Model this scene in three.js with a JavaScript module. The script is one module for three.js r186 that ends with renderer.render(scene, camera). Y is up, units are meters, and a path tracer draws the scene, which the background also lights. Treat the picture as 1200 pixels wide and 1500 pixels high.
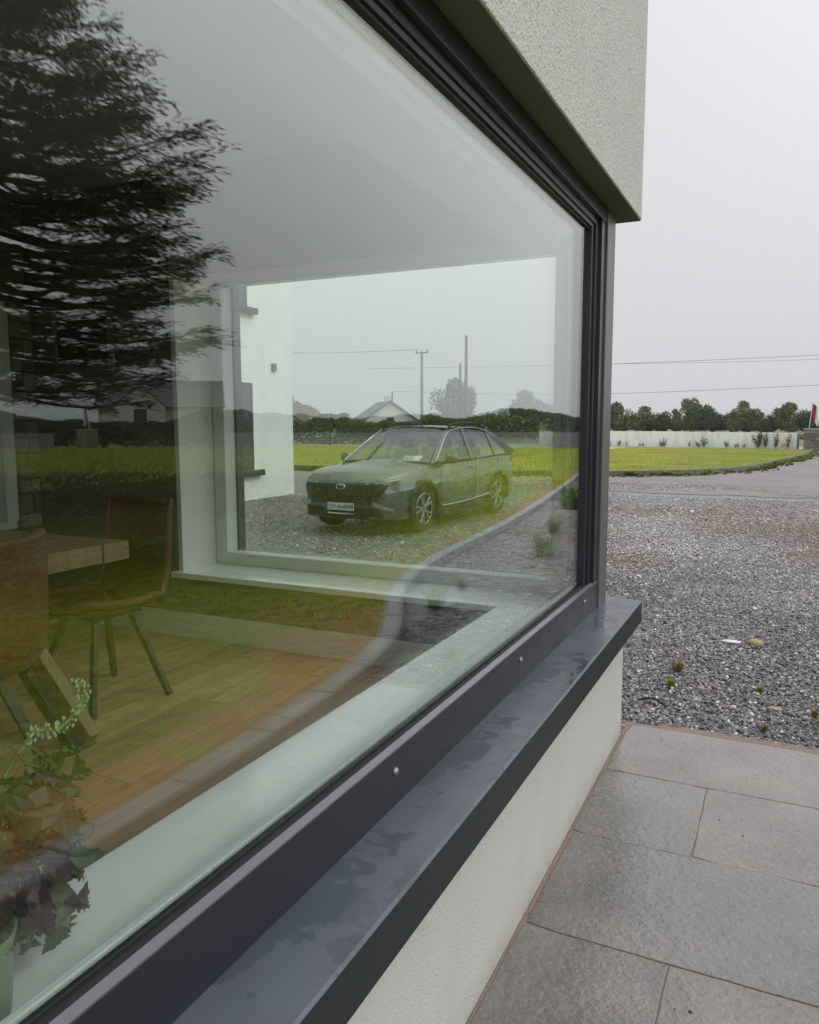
import * as THREE from 'three';
import { RoundedBoxGeometry } from 'three/addons/geometries/RoundedBoxGeometry.js';
import * as BGU from 'three/addons/utils/BufferGeometryUtils.js';
import { Brush, Evaluator, SUBTRACTION } from 'three-bvh-csg';

// ---------------------------------------------------------------- camera, sky, sun, exposure
const scene = new THREE.Scene();
const camera = new THREE.PerspectiveCamera(66.67, 819 / 1024, 0.05, 2500);
camera.position.set(0.69, 1.57, 0);
camera.rotation.set(THREE.MathUtils.degToRad(-6.564), THREE.MathUtils.degToRad(25.772), THREE.MathUtils.degToRad(-0.128), 'YXZ');
scene.add(camera);

const renderer = new THREE.WebGLRenderer({ antialias: true });
renderer.toneMapping = THREE.LinearToneMapping;
renderer.toneMappingExposure = 1.12;
renderer.shadowMap.enabled = true;

// deterministic random numbers
function rng(seed) { let s = seed >>> 0; return () => { s = (s + 0x6d2b79f5) | 0; let t = Math.imul(s ^ (s >>> 15), 1 | s); t = (t + Math.imul(t ^ (t >>> 7), 61 | t)) ^ t; return ((t ^ (t >>> 14)) >>> 0) / 4294967296; }; }
const clamp = (x, a = 0, b = 1) => Math.min(b, Math.max(a, x));
const lerp = (a, b, t) => a + (b - a) * t;
const sstep = (a, b, x) => { const t = clamp((x - a) / (b - a)); return t * t * (3 - 2 * t); };

// tileable value noise: period cells over [0,1)
function tileNoise(seed) {
  const r = rng(seed), T = new Float32Array(65536); for (let i = 0; i < T.length; i++) T[i] = r();
  const at = (x, y, p, q) => T[((((x % p) + p) % p) * 181 + (((y % q) + q) % q) * 7919 + p * 31) & 65535];
  const n = (u, v, p, q = p) => {
    const x = u * p, y = v * q, x0 = Math.floor(x), y0 = Math.floor(y); let fx = x - x0, fy = y - y0;
    fx = fx * fx * (3 - 2 * fx); fy = fy * fy * (3 - 2 * fy);
    return lerp(lerp(at(x0, y0, p, q), at(x0 + 1, y0, p, q), fx), lerp(at(x0, y0 + 1, p, q), at(x0 + 1, y0 + 1, p, q), fx), fy);
  };
  n.fbm = (u, v, p, oct = 4, q = p, g = 0.5) => { let a = 1, s = 0, w = 0; for (let i = 0; i < oct; i++) { s += a * n(u, v, p << i, q << i); w += a; a *= g; } return s / w; };
  return n;
}
const SUN = new THREE.Vector3(0.72, 0.60, -0.02).normalize();
{ // overcast sky: brighter overhead, paler grey towards the horizon, faint soft cloud mottling
  const W = 512, H = 256, d = new Float32Array(W * H * 4), n = tileNoise(5);
  for (let y = 0; y < H; y++) for (let x = 0; x < W; x++) {
    const el = ((y + 0.5) / H - 0.5) * Math.PI, s = Math.max(0, Math.sin(el)), u = x / W;
    const ce = Math.cos(el), az = (u - 0.5) * 2 * Math.PI, dot = ce * Math.cos(az) * SUN.x + Math.sin(el) * SUN.y + ce * Math.sin(az) * SUN.z, g = Math.acos(clamp(dot, -1, 1)) / 0.84;
    let L = 0.60 + 0.03 * sstep(0.0, 0.2, s) + 0.15 * sstep(0.3, 1.0, s) + 1.5 * Math.exp(-g * g) * sstep(-0.02, 0.4, s);
    L *= 1 + 0.07 * (n.fbm(u, y / H, 8, 4) - 0.5) * sstep(0, 0.15, s);
    if (el < 0) L = 0.35;
    const i = (y * W + x) * 4;
    d[i] = L * 0.985; d[i + 1] = L * 0.98; d[i + 2] = L * 1.015; d[i + 3] = 1;
  }
  const t = new THREE.DataTexture(d, W, H, THREE.RGBAFormat, THREE.FloatType);
  t.mapping = THREE.EquirectangularReflectionMapping; t.magFilter = t.minFilter = THREE.LinearFilter; t.wrapS = THREE.RepeatWrapping; t.needsUpdate = true;
  scene.background = t; scene.environment = t;
}
const sun = new THREE.DirectionalLight(0xfff9f2, 0.5);
sun.position.copy(SUN).multiplyScalar(75).add(new THREE.Vector3(0, 0, -5)); sun.target.position.set(0, 0, -5); sun.castShadow = true; sun.shadow.radius = 30;
sun.shadow.mapSize.set(2048, 2048); Object.assign(sun.shadow.camera, { left: -60, right: 60, top: 60, bottom: -60, near: 1, far: 200 });
scene.add(sun, sun.target);
scene.fog = new THREE.FogExp2(0xdfe2e8, 0.00045);

// ---------------------------------------------------------------- helpers
const names = new Map();
function numbered(name) { const k = names.get(name) || 0; names.set(name, k + 1); return k ? name + '_' + String(k).padStart(3, '0') : name; }
function tag(o, label, category, group, kind) { o.userData = { label, category }; if (group) o.userData.group = group; if (kind) o.userData.kind = kind; return o; }
function thing(name, label, category, pos = [0, 0, 0], turn = 0, group) {
  const g = new THREE.Group(); g.name = numbered(name); g.position.set(...pos); g.rotation.y = turn; scene.add(g);
  return tag(g, label, category, group);
}
function mesh(name, geo, m, parent = scene) {
  const g = Array.isArray(geo) ? merge(geo) : geo;
  const o = new THREE.Mesh(g, m); o.castShadow = o.receiveShadow = true; o.name = parent === scene ? numbered(name) : name;
  if (parent !== scene) { let k = 0; const have = new Set(parent.children.map((c) => c.name)); while (have.has(o.name)) o.name = name + '_' + String(++k).padStart(3, '0'); }
  parent.add(o); return o;
}
function struct(name, geo, m) { const o = mesh(name, geo, m); o.userData = { kind: 'structure' }; return o; }
function copyOf(src, pos, turn, label, scale) {
  const c = src.clone(); c.name = numbered(src.name.replace(/_\d{3}$/, '')); c.userData = { ...src.userData }; if (label) c.userData.label = label;
  c.position.set(...pos); c.rotation.y = turn; if (scale) c.scale.set(...(Array.isArray(scale) ? scale : [scale, scale, scale])); scene.add(c); return c;
}
function flat(g) { let q = g.index ? g.toNonIndexed() : g; for (const k of Object.keys(q.attributes)) if (!['position', 'normal', 'uv', 'color'].includes(k)) q.deleteAttribute(k); if (!q.attributes.uv) q.setAttribute('uv', new THREE.BufferAttribute(new Float32Array(q.attributes.position.count * 2), 2)); return q; }
function merge(list) { return BGU.mergeGeometries(list.map(flat), false); }
function uvBox(g) { // texture coordinates in metres, by the way each face looks
  g = flat(g); const p = g.attributes.position, n = g.attributes.normal, uv = new Float32Array(p.count * 2);
  for (let i = 0; i < p.count; i += 3) {
    let ax = 0, ay = 0, az = 0; for (let k = 0; k < 3; k++) { ax += n.getX(i + k); ay += n.getY(i + k); az += n.getZ(i + k); }
    ax = Math.abs(ax); ay = Math.abs(ay); az = Math.abs(az);
    for (let k = 0; k < 3; k++) {
      const x = p.getX(i + k), y = p.getY(i + k), z = p.getZ(i + k);
      const [u, v] = ay >= ax && ay >= az ? [x, z] : ax >= az ? [z, y] : [x, y];
      uv[(i + k) * 2] = u; uv[(i + k) * 2 + 1] = v;
    }
  }
  g.setAttribute('uv', new THREE.BufferAttribute(uv, 2)); return g;
}
function box(x0, x1, y0, y1, z0, z1, r = 0) {
  const w = x1 - x0, h = y1 - y0, d = z1 - z0;
  const g = r ? new RoundedBoxGeometry(w, h, d, 2, r) : new THREE.BoxGeometry(w, h, d);
  g.translate((x0 + x1) / 2, (y0 + y1) / 2, (z0 + z1) / 2); return uvBox(g);
}
const V = (x, y, z) => new THREE.Vector3(x, y, z);
function bar(a, b, w, h, up = V(0, 1, 0), r = 0) { // a bar from a to b
  const d = b.clone().sub(a), L = d.length(); d.normalize();
  const sx = d.clone().cross(up).normalize(), sy = sx.clone().cross(d).normalize();
  const g = r ? new RoundedBoxGeometry(w, h, L, 2, r) : new THREE.BoxGeometry(w, h, L);
  g.applyMatrix4(new THREE.Matrix4().makeBasis(sx, sy, d.clone().negate()).setPosition(a.clone().add(b).multiplyScalar(0.5))); return flat(g);
}
function tube(pts, r, seg = 24, rs = 8, closed = false) { return flat(new THREE.TubeGeometry(new THREE.CatmullRomCurve3(pts, closed), seg, r, rs, closed)); }
function taper(pts, r0, r1, seg = 10, rs = 8) { // tapering limb
  const c = new THREE.CatmullRomCurve3(pts), g = new THREE.TubeGeometry(c, seg, 1, rs, false), p = g.attributes.position;
  for (let i = 0; i <= seg; i++) { const q = c.getPointAt(i / seg), r = lerp(r0, r1, i / seg); for (let j = 0; j <= rs; j++) { const k = i * (rs + 1) + j; p.setXYZ(k, q.x + (p.getX(k) - q.x) * r, q.y + (p.getY(k) - q.y) * r, q.z + (p.getZ(k) - q.z) * r); } }
  return flat(g);
}
function sheet(pts, y, thick = 0) { // flat polygon of [x, z] points, facing up
  const s = new THREE.Shape(pts.map(([x, z]) => new THREE.Vector2(x, -z)));
  const g = thick ? new THREE.ExtrudeGeometry(s, { depth: thick, bevelEnabled: false }) : new THREE.ShapeGeometry(s);
  g.rotateX(-Math.PI / 2).translate(0, y - thick, 0); return uvBox(g);
}
function tex(n, size, fn, srgb, rep = 1, repy = rep) { // fn(u, v) -> grey or [r, g, b], 0..1; repeat = 1 / metres
  const d = new Uint8Array(size * size * 4);
  for (let y = 0; y < size; y++) for (let x = 0; x < size; x++) {
    const c = fn((x + 0.5) / size, (y + 0.5) / size), i = (y * size + x) * 4;
    if (typeof c === 'number') d[i] = d[i + 1] = d[i + 2] = clamp(c) * 255; else for (let k = 0; k < 3; k++) d[i + k] = clamp(srgb ? Math.pow(clamp(c[k]), 1 / 2.2) : c[k]) * 255;
    d[i + 3] = 255;
  }
  const t = new THREE.DataTexture(d, size, size); t.wrapS = t.wrapT = THREE.RepeatWrapping; t.magFilter = THREE.LinearFilter; t.minFilter = THREE.LinearMipmapLinearFilter; t.generateMipmaps = true;
  if (srgb) t.colorSpace = THREE.SRGBColorSpace; t.repeat.set(rep, repy); t.needsUpdate = true; t.name = n; return t;
}
const rgb = (r, g, b) => new THREE.Color().setRGB(r, g, b);
const mat = (c, roughness = 0.7, o = {}) => new THREE.MeshPhysicalMaterial({ color: Array.isArray(c) ? rgb(...c) : c, roughness, metalness: 0, ...o });
const white = rgb(1, 1, 1);

// ---------------------------------------------------------------- materials
const N1 = tileNoise(11), N2 = tileNoise(23), N3 = tileNoise(37);
function cells(size, count, seed) { // tileable Voronoi: nearest, second nearest, id
  const r = rng(seed), g = Math.round(Math.sqrt(count)), px = [], F = new Float32Array(size * size * 3);
  for (let i = 0; i < g * g; i++) px.push([((i % g) + r()) / g, (Math.floor(i / g) + r()) / g, r()]);
  for (let y = 0; y < size; y++) for (let x = 0; x < size; x++) {
    const u = (x + 0.5) / size, v = (y + 0.5) / size, cx = Math.floor(u * g), cy = Math.floor(v * g); let a = 9, b = 9, id = 0;
    for (let j = -1; j <= 1; j++) for (let i = -1; i <= 1; i++) {
      const q = px[((cy + j + g) % g) * g + ((cx + i + g) % g)]; let du = Math.abs(u - q[0]), dv = Math.abs(v - q[1]); if (du > 0.5) du = 1 - du; if (dv > 0.5) dv = 1 - dv;
      const e = Math.hypot(du, dv) * g; if (e < a) { b = a; a = e; id = q[2]; } else if (e < b) b = e;
    }
    F.set([a, b, id], (y * size + x) * 3);
  }
  return (u, v) => { const k = (Math.min(size - 1, Math.floor(v * size)) * size + Math.min(size - 1, Math.floor(u * size))) * 3; return [F[k], F[k + 1], F[k + 2]]; };
}
const M = {};
{
  // sand-and-cement render: coarse speckled above, finer below
  const bump = tex('render_bump', 512, (u, v) => { const a = N1.fbm(u, v, 64, 3), b = N2(u, v, 128); return clamp(0.5 + (a - 0.5) * 0.9 - 0.5 * sstep(0.66, 0.85, b)); }, false, 1 / 0.55);
  const colU = tex('render_colour', 512, (u, v) => { const s = sstep(0.70, 0.86, N2(u, v, 128)) * 0.30 * (0.5 + N1.fbm(u, v, 6, 2)), w = 0.93 + 0.10 * (N3.fbm(u, v, 4, 4) - 0.5); return [w - s, w - s, w * 0.985 - s]; }, true, 1 / 0.55);

  M.renderUpper = mat([0.515, 0.525, 0.512], 0.92, { map: colU, bumpMap: bump, bumpScale: 0.004 });
  const bump2 = tex('plinth_bump', 512, (u, v) => 0.5 + (N1.fbm(u, v, 96, 2) - 0.5) * 0.9, false, 1 / 0.4);
  const colL = tex('plinth_colour', 512, (u, v) => { const w = 0.95 + 0.12 * (N3.fbm(u, v, 3, 5) - 0.5) - 0.10 * sstep(0.72, 0.9, N2(u, v, 128)); return [w, w, w * 0.97]; }, true, 1 / 0.9);
  const colP = tex('plinth_dirt', 1024, (u, v) => { const w = 0.96 + 0.12 * (N3.fbm(u, v, 3, 5) - 0.5) - 0.10 * sstep(0.72, 0.9, N2(u, v, 256)) - 0.025 * sstep(0.5, 0.75, N1.fbm(u, v, 20, 3, 2)), d = sstep(0.12, 0.0, v) * (0.1 + 0.7 * N2.fbm(u, v, 12, 4)); return [w * lerp(1, 0.80, d), w * lerp(1, 0.70, d), w * lerp(0.97, 0.58, d)]; }, true, 1 / 0.9);
  M.renderLower = mat([0.485, 0.497, 0.478], 0.92, { map: colP, bumpMap: bump2, bumpScale: 0.0022 });
  M.renderWing = mat([0.80, 0.81, 0.79], 0.92, { map: colL, bumpMap: bump2, bumpScale: 0.002 });
  // powder-coated aluminium, dusty; the outer sill with wet patches
  M.alu = mat([0.019, 0.0215, 0.029], 0.38, { roughnessMap: tex('alu_rough', 256, (u, v) => 0.8 + 0.35 * (N1.fbm(u, v, 8, 4) - 0.5), false, 1 / 0.7) });
  M.aluCover = mat([0.085, 0.085, 0.088], 0.36);
  M.gasket = mat([0.012, 0.012, 0.013], 0.65);
  const wet = (u, v) => { const e = u > 0.5 ? u - 1 : u; return sstep(0.50, 0.585, N2.fbm(u, v, 7, 5, 7) + 0.22 * (N1.fbm(u, v, 24, 4, 40) - 0.5) - 0.45 * (e + 0.09)); };
  M.sill = mat([1, 1, 1], 1, {
    map: tex('sill_colour', 1024, (u, v) => { const w = wet(u, v), s = 1 + 0.25 * (N3.fbm(u, v, 8, 5) - 0.5), e = 1 - 0.15 * sstep(0.9, 1, 1 - Math.abs(w - 0.5) * 2); return [lerp(0.076, 0.054, w) * s * e, lerp(0.090, 0.068, w) * s * e, lerp(0.107, 0.081, w) * s * e]; }, true, 1 / 0.75),
    roughnessMap: tex('sill_rough', 1024, (u, v) => lerp(0.33 + 0.16 * (N1.fbm(u, v, 16, 4) - 0.5), 0.13, wet(u, v)), false, 1 / 0.75),
    bumpMap: tex('sill_bump', 1024, (u, v) => 0.5 + 0.4 * wet(u, v) + 0.1 * (N1.fbm(u, v, 64, 2) - 0.5), false, 1 / 0.75), bumpScale: 0.0004,
  });
  M.sillFascia = mat([0.018, 0.023, 0.026], 0.5, { specularIntensity: 0.5 });
  M.steel = mat([0.30, 0.30, 0.31], 0.55, { metalness: 1 });
  M.pvc = mat([0.68, 0.70, 0.68], 0.4);
  M.board = mat([0.86, 0.89, 0.87], 0.35, { clearcoat: 1, clearcoatRoughness: 0.08 });
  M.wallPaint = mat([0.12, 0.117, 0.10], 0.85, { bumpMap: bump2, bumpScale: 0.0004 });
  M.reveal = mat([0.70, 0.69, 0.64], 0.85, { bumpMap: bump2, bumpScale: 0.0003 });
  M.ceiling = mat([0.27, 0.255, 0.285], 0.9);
  M.skirting = mat([0.66, 0.66, 0.62], 0.45);
  M.glass = new THREE.MeshPhysicalMaterial({ color: rgb(0.978, 1.0, 0.988), transmission: 1, thickness: 0, roughness: 0, ior: 1.55 });
  M.glassFar = new THREE.MeshPhysicalMaterial({ color: rgb(0.975, 1.0, 0.985), transmission: 1, thickness: 0, roughness: 0, ior: 1.7 });
  M.carGlass = new THREE.MeshPhysicalMaterial({ color: rgb(0.72, 0.78, 0.76), transmission: 1, thickness: 0, roughness: 0, ior: 2.1 });
  M.windscreen = new THREE.MeshPhysicalMaterial({ color: rgb(0.62, 0.68, 0.66), transmission: 1, thickness: 0, roughness: 0, ior: 2.6 });
  // wood
  const grain = (k) => (u, v) => { const w = N1.fbm(u, v, 2, 3, 32), f = N2.fbm(u, v, 4, 3, 128), s = 0.75 + 0.35 * (w - 0.5) + 0.45 * (f - 0.5); return [0.50 * s * k, 0.335 * s * k, 0.165 * s * k]; };
  M.oak = [0.85, 1.0, 1.15].map((k, i) => mat([1, 1, 1], 0.5, { map: tex('oak' + i, 256, grain(k), true, 1, 1) }));
  M.leather = mat([0.10, 0.026, 0.013], 0.5, { bumpMap: tex('leather', 256, (u, v) => 0.5 + 0.5 * (N1.fbm(u, v, 48, 3) - 0.5), false, 4), bumpScale: 0.001 });
  M.blackMetal = mat([0.03, 0.03, 0.03], 0.45);
  M.table = mat([1, 1, 1], 0.55, { map: tex('table', 256, grain(0.55), true, 1, 1) });
  // outside ground
  const vor = cells(1024, 1600, 3);
  const gcol = (u, v) => { const [a, b, id] = vor(u, v), e = sstep(0.02, 0.22, b - a), w = (0.14 + 0.30 * id * id) * (0.35 + 0.65 * e), t = N3.fbm(u, v, 4, 4); const br = sstep(0.55, 0.72, t) * 0.25; return [w * (1 + 0.25 * br), w * (0.985), w * (1.03 - 0.5 * br)]; };
  const gb = tex('gravel_bump', 1024, (u, v) => { const [a, b, id] = vor(u, v); return clamp((b - a) * 0.9) * (0.5 + 0.5 * id); }, false, 1 / 1.3);
  M.gravel = mat([1, 1, 1], 0.35, { map: tex('gravel_colour', 1024, gcol, true, 1 / 1.3), bumpMap: gb, bumpScale: 0.02 });
  M.drive = mat([1, 1, 1], 1, {
    map: tex('drive_colour', 1024, (u, v) => { const t = N1.fbm(u, v, 3, 6), f = N2(u, v, 256), w = 0.15 + 0.16 * (t - 0.35) + 0.09 * (f - 0.5) * f; return [w * (1.08 + 0.10 * t), w, w * (1.0 - 0.06 * t)]; }, true, 1 / 7),
    roughnessMap: tex('drive_rough', 512, (u, v) => lerp(0.42, 0.85, sstep(0.4, 0.6, N1.fbm(u, v, 3, 6))), false, 1 / 7),
    bumpMap: tex('drive_bump', 1024, (u, v) => 0.6 * N2(u, v, 256) + 0.4 * N1.fbm(u, v, 8, 4), false, 1 / 7), bumpScale: 0.02,
  });
  const lawn = (u, v) => { const a = N1.fbm(u, v, 4, 5), b = N2.fbm(u, v, 64, 2), d = sstep(0.56, 0.75, N3.fbm(u, v, 5, 4)); const s = 0.8 + 0.5 * (b - 0.5) + 0.35 * (a - 0.5); return [lerp(0.30, 0.40, d) * s, lerp(0.38, 0.36, d) * s, lerp(0.024, 0.035, d) * s]; };
  M.lawnFar = mat([1, 1, 1], 0.95, { map: tex('lawn_far', 512, (u, v) => { const a = N1.fbm(u, v, 4, 5), d = sstep(0.5, 0.7, N3.fbm(u, v, 5, 4)), q = 0.85 + 0.4 * (a - 0.5); return [lerp(0.33, 0.41, d) * q, lerp(0.37, 0.37, d) * q, lerp(0.07, 0.09, d) * q]; }, true, 1 / 9) });
  M.lawn = mat([1, 1, 1], 0.95, { map: tex('lawn', 1024, lawn, true, 1 / 9), bumpMap: tex('lawn_bump', 512, (u, v) => N2.fbm(u, v, 96, 2), false, 1 / 4), bumpScale: 0.05 });
  M.soil = mat([1, 1, 1], 0.95, { map: tex('soil', 512, (u, v) => { const s = 0.6 + 0.8 * N1.fbm(u, v, 8, 5), g = sstep(0.52, 0.64, N3.fbm(u, v, 6, 4)); return [lerp(0.34, 0.24, g) * s, lerp(0.165, 0.23, g) * s, lerp(0.06, 0.03, g) * s]; }, true, 1 / 2) });
  M.field = mat([1, 1, 1], 1, { map: tex('field', 512, (u, v) => { const s = 0.75 + 0.5 * N1.fbm(u, v, 8, 5); return [0.15 * s, 0.17 * s, 0.05 * s]; }, true, 1 / 40) });
  M.concrete = mat([1, 1, 1], 0.8, { map: tex('concrete', 512, (u, v) => { const s = 0.26 + 0.16 * (N1.fbm(u, v, 6, 6) - 0.3) + 0.05 * N2(u, v, 128); return [s * 1.01, s, s * 1.0]; }, true, 1 / 1.1), bumpMap: bump2, bumpScale: 0.001 });
  M.kerbDark = mat([0.13, 0.13, 0.125], 0.85, { bumpMap: bump2, bumpScale: 0.001 });
  M.mortar = mat([0.235, 0.175, 0.14], 0.9, { bumpMap: bump2, bumpScale: 0.003 });
  // riven slabs, wet
  const riv = (u, v) => { const a = N1.fbm(u, v, 5, 5, 5, 0.6), b = N2.fbm(u, v, 56, 3, 56, 0.6); return clamp(0.5 + 0.28 * (a - 0.5) + 0.75 * (b - 0.5)); };
  const slabBump = tex('slab_bump', 1024, riv, false, 1 / 0.9), slabRough = tex('slab_rough', 512, (u, v) => lerp(0.10, 0.34, sstep(0.35, 0.65, N3.fbm(u, v, 6, 5))), false, 1 / 1.3);
  M.slab = [[1, 1, 0.97], [0.86, 0.87, 0.87], [1.10, 1.06, 1.0]].map((k, i) => mat(k.map((x) => x * 1.02), 1, {
    map: tex('slab' + i, 512, (u, v) => { const s = 0.138 + 0.10 * (N3.fbm(u + i * 0.31, v, 4, 6) - 0.5) + 0.06 * (riv(u, v) - 0.5) + 0.04 * sstep(0.8, 0.95, N2(u, v, 128)); return [s * 1.045, s * 0.985, s * 0.91]; }, true, 1 / 0.9), bumpMap: slabBump, bumpScale: 0.007, roughnessMap: slabRough, clearcoat: 1, clearcoatRoughness: 0.24 }));
  M.boundary = mat([1, 1, 1], 0.9, { map: tex('boundary', 512, (u, v) => { const s = 0.86 + 0.12 * (N1.fbm(u, v, 4, 6) - 0.5) - 0.12 * sstep(0.5, 0.7, N2.fbm(u, v, 16, 3, 3)); return [s * 0.95, s, s * 1.02]; }, true, 1 / 3) });
  M.block = mat([1, 1, 1], 0.95, { map: tex('block', 512, (u, v) => { const row = Math.floor(v * 9), uu = (u * 4.5 + (row % 2) * 0.5) % 1, vv = (v * 9) % 1, j = Math.min(sstep(0, 0.035, uu), sstep(0, 0.07, vv)); const s = 0.24 * (0.75 + 0.5 * N1.fbm(u, v, 9, 5)) * lerp(0.7, 1, j) * (0.88 + 0.24 * N2(Math.floor(u * 4.5 + (row % 2) * 0.5) / 9, row / 9, 9)); return [s, s, s * 1.03]; }, true, 1 / 2) });
  M.stone = [[0.20, 0.185, 0.165], [0.27, 0.24, 0.20], [0.14, 0.13, 0.125], [0.31, 0.285, 0.24]].map((c) => mat(c, 0.9, { bumpMap: bump, bumpScale: 0.006 }));
  M.bark = mat([0.085, 0.068, 0.052], 0.95, { bumpMap: bump, bumpScale: 0.02 });
  M.pole = mat([0.060, 0.050, 0.040], 0.9);
  M.poleGrey = mat([0.16, 0.145, 0.14], 0.9);
  M.wire = mat([0.09, 0.09, 0.1], 0.6);
  M.roofSlate = mat([0.10, 0.10, 0.105], 0.6); M.roofBrown = mat([0.11, 0.085, 0.07], 0.8);
  M.housePaint = mat([0.62, 0.61, 0.58], 0.9);
  M.dark = mat([0.02, 0.02, 0.022], 0.5);
}
const leafMat = (t = 0.35) => new THREE.MeshPhysicalMaterial({ color: white, vertexColors: true, roughness: 0.85, transmission: 0, side: THREE.DoubleSide, specularIntensity: 0.35 });
M.leaf = leafMat();

// ---------------------------------------------------------------- the house with its corner window
const house = thing('house', 'white rendered house whose big dark framed corner window fills the left of the view', 'house');
mesh('upper_wall', [box(-0.45, 0, 2.55, 5.6, -4.05, 9, 0.006), box(-5.0, -0.45, 2.55, 5.6, -4.05, -3.43)], M.renderUpper, house);
mesh('soffit', [box(-0.135, -0.004, 2.546, 2.5495, -4.045, 9)], mat([0.10, 0.098, 0.075], 0.9), house);
mesh('plinth_wall', [box(-0.45, 0, -0.3, 0.56, -3.9, 9, 0.006), box(-4.2, -0.45, -0.3, 0.66, -3.9, -3.43)], M.renderLower, house);
mesh('side_wall', [box(-0.45, 0, 0.56, 2.55, 2.4, 9), box(-9.2, -3.6, -0.3, 5.6, 2.6, 9), box(-3.6, -0.45, -0.3, 5.6, 3.0, 3.4)], M.renderLower, house);
// inside faces of the outer walls
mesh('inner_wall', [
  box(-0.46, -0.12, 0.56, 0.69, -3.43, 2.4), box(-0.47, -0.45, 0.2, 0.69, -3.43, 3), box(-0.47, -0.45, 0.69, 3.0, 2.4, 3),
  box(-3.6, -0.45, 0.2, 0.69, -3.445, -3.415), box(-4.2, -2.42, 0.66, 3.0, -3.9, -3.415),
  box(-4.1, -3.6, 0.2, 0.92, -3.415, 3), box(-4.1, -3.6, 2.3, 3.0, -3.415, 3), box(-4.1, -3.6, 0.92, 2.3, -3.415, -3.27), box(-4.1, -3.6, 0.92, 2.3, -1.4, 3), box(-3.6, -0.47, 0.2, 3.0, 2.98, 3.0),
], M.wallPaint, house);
mesh('window_reveal', [box(-2.435, -2.405, 0.72, 2.36, -3.72, -3.412), ], M.reveal, house);
mesh('lintel', [box(-2.435, -0.24, 2.36, 2.92, -3.72, -3.412), box(-0.462, -0.22, 2.36, 2.92, -3.41, 3)], M.ceiling, house);
mesh('skirting_board', [box(-3.6, -0.47, 0.335, 0.482, -3.414, -3.398, 0.004)], M.skirting, house);
mesh('inner_window_sill', [box(-0.487, -0.175, 0.69, 0.722, -3.36, 2.4, 0.006), box(-2.455, -0.2, 0.69, 0.7225, -3.74, -3.362, 0.006)], M.board, house);
const sock = mesh('wall_socket', box(-2.75, -2.665, 0.78, 0.866, -3.415, -3.403, 0.003), M.pvc, house);
// outside sill of pressed aluminium
const sillShape = new THREE.Shape([[-0.115, 0.672], [0.060, 0.668], [0.0655, 0.664], [0.0655, 0.562], [0.0625, 0.560], [-0.115, 0.560]].map((p) => new THREE.Vector2(...p)));
const sillGeo = new THREE.ExtrudeGeometry(sillShape, { depth: 6.4, bevelEnabled: true, bevelSize: 0.0015, bevelThickness: 0.0015, bevelSegments: 1 }).translate(0, 0, -4.0);
const exSill = mesh('outer_window_sill', uvBox(sillGeo), M.sill, house);
{ // rain drops standing on the sill and the frame face
  const r = rng(321), n = 900, im = new THREE.InstancedMesh(new THREE.SphereGeometry(1, 8, 5, 0, Math.PI * 2, 0, Math.PI / 2), mat([0.055, 0.065, 0.075], 0.04), n), m4 = new THREE.Matrix4(), q = new THREE.Quaternion();
  for (let i = 0; i < n; i++) { const z = -3.98 + 3.6 * Math.pow(r(), 1.0), x = -0.095 + 0.155 * r(), s = 0.0007 + 0.0016 * r() * r(); im.setMatrixAt(i, m4.compose(V(x, 0.672 - 0.004 * (x + 0.115) / 0.175, z), q, V(s, s * 0.5, s * (1 + r())))); }
  im.name = 'water_drops'; im.userData = { kind: 'stuff' }; im.castShadow = im.receiveShadow = true; house.add(im);
}
mesh('sill_fascia', box(0.0662, 0.0685, 0.562, 0.664, -4.0, 2.4), M.sillFascia, house);
mesh('outer_window_sill', box(-2.6, -0.115, 0.56, 0.668, -4.0, -3.82, 0.003), M.sill, house);
function pane(w, h, bow) { // a sheet of glass, very slightly bowed as real panes are
  const g = new THREE.PlaneGeometry(w, h, 24, 20), p = g.attributes.position;
  for (let i = 0; i < p.count; i++) { const a = p.getX(i) / w * 2, b = p.getY(i) / h * 2; p.setZ(i, bow * (1 - a * a) * (1 - b * b)); }
  g.computeVertexNormals(); return g;
}
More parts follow.
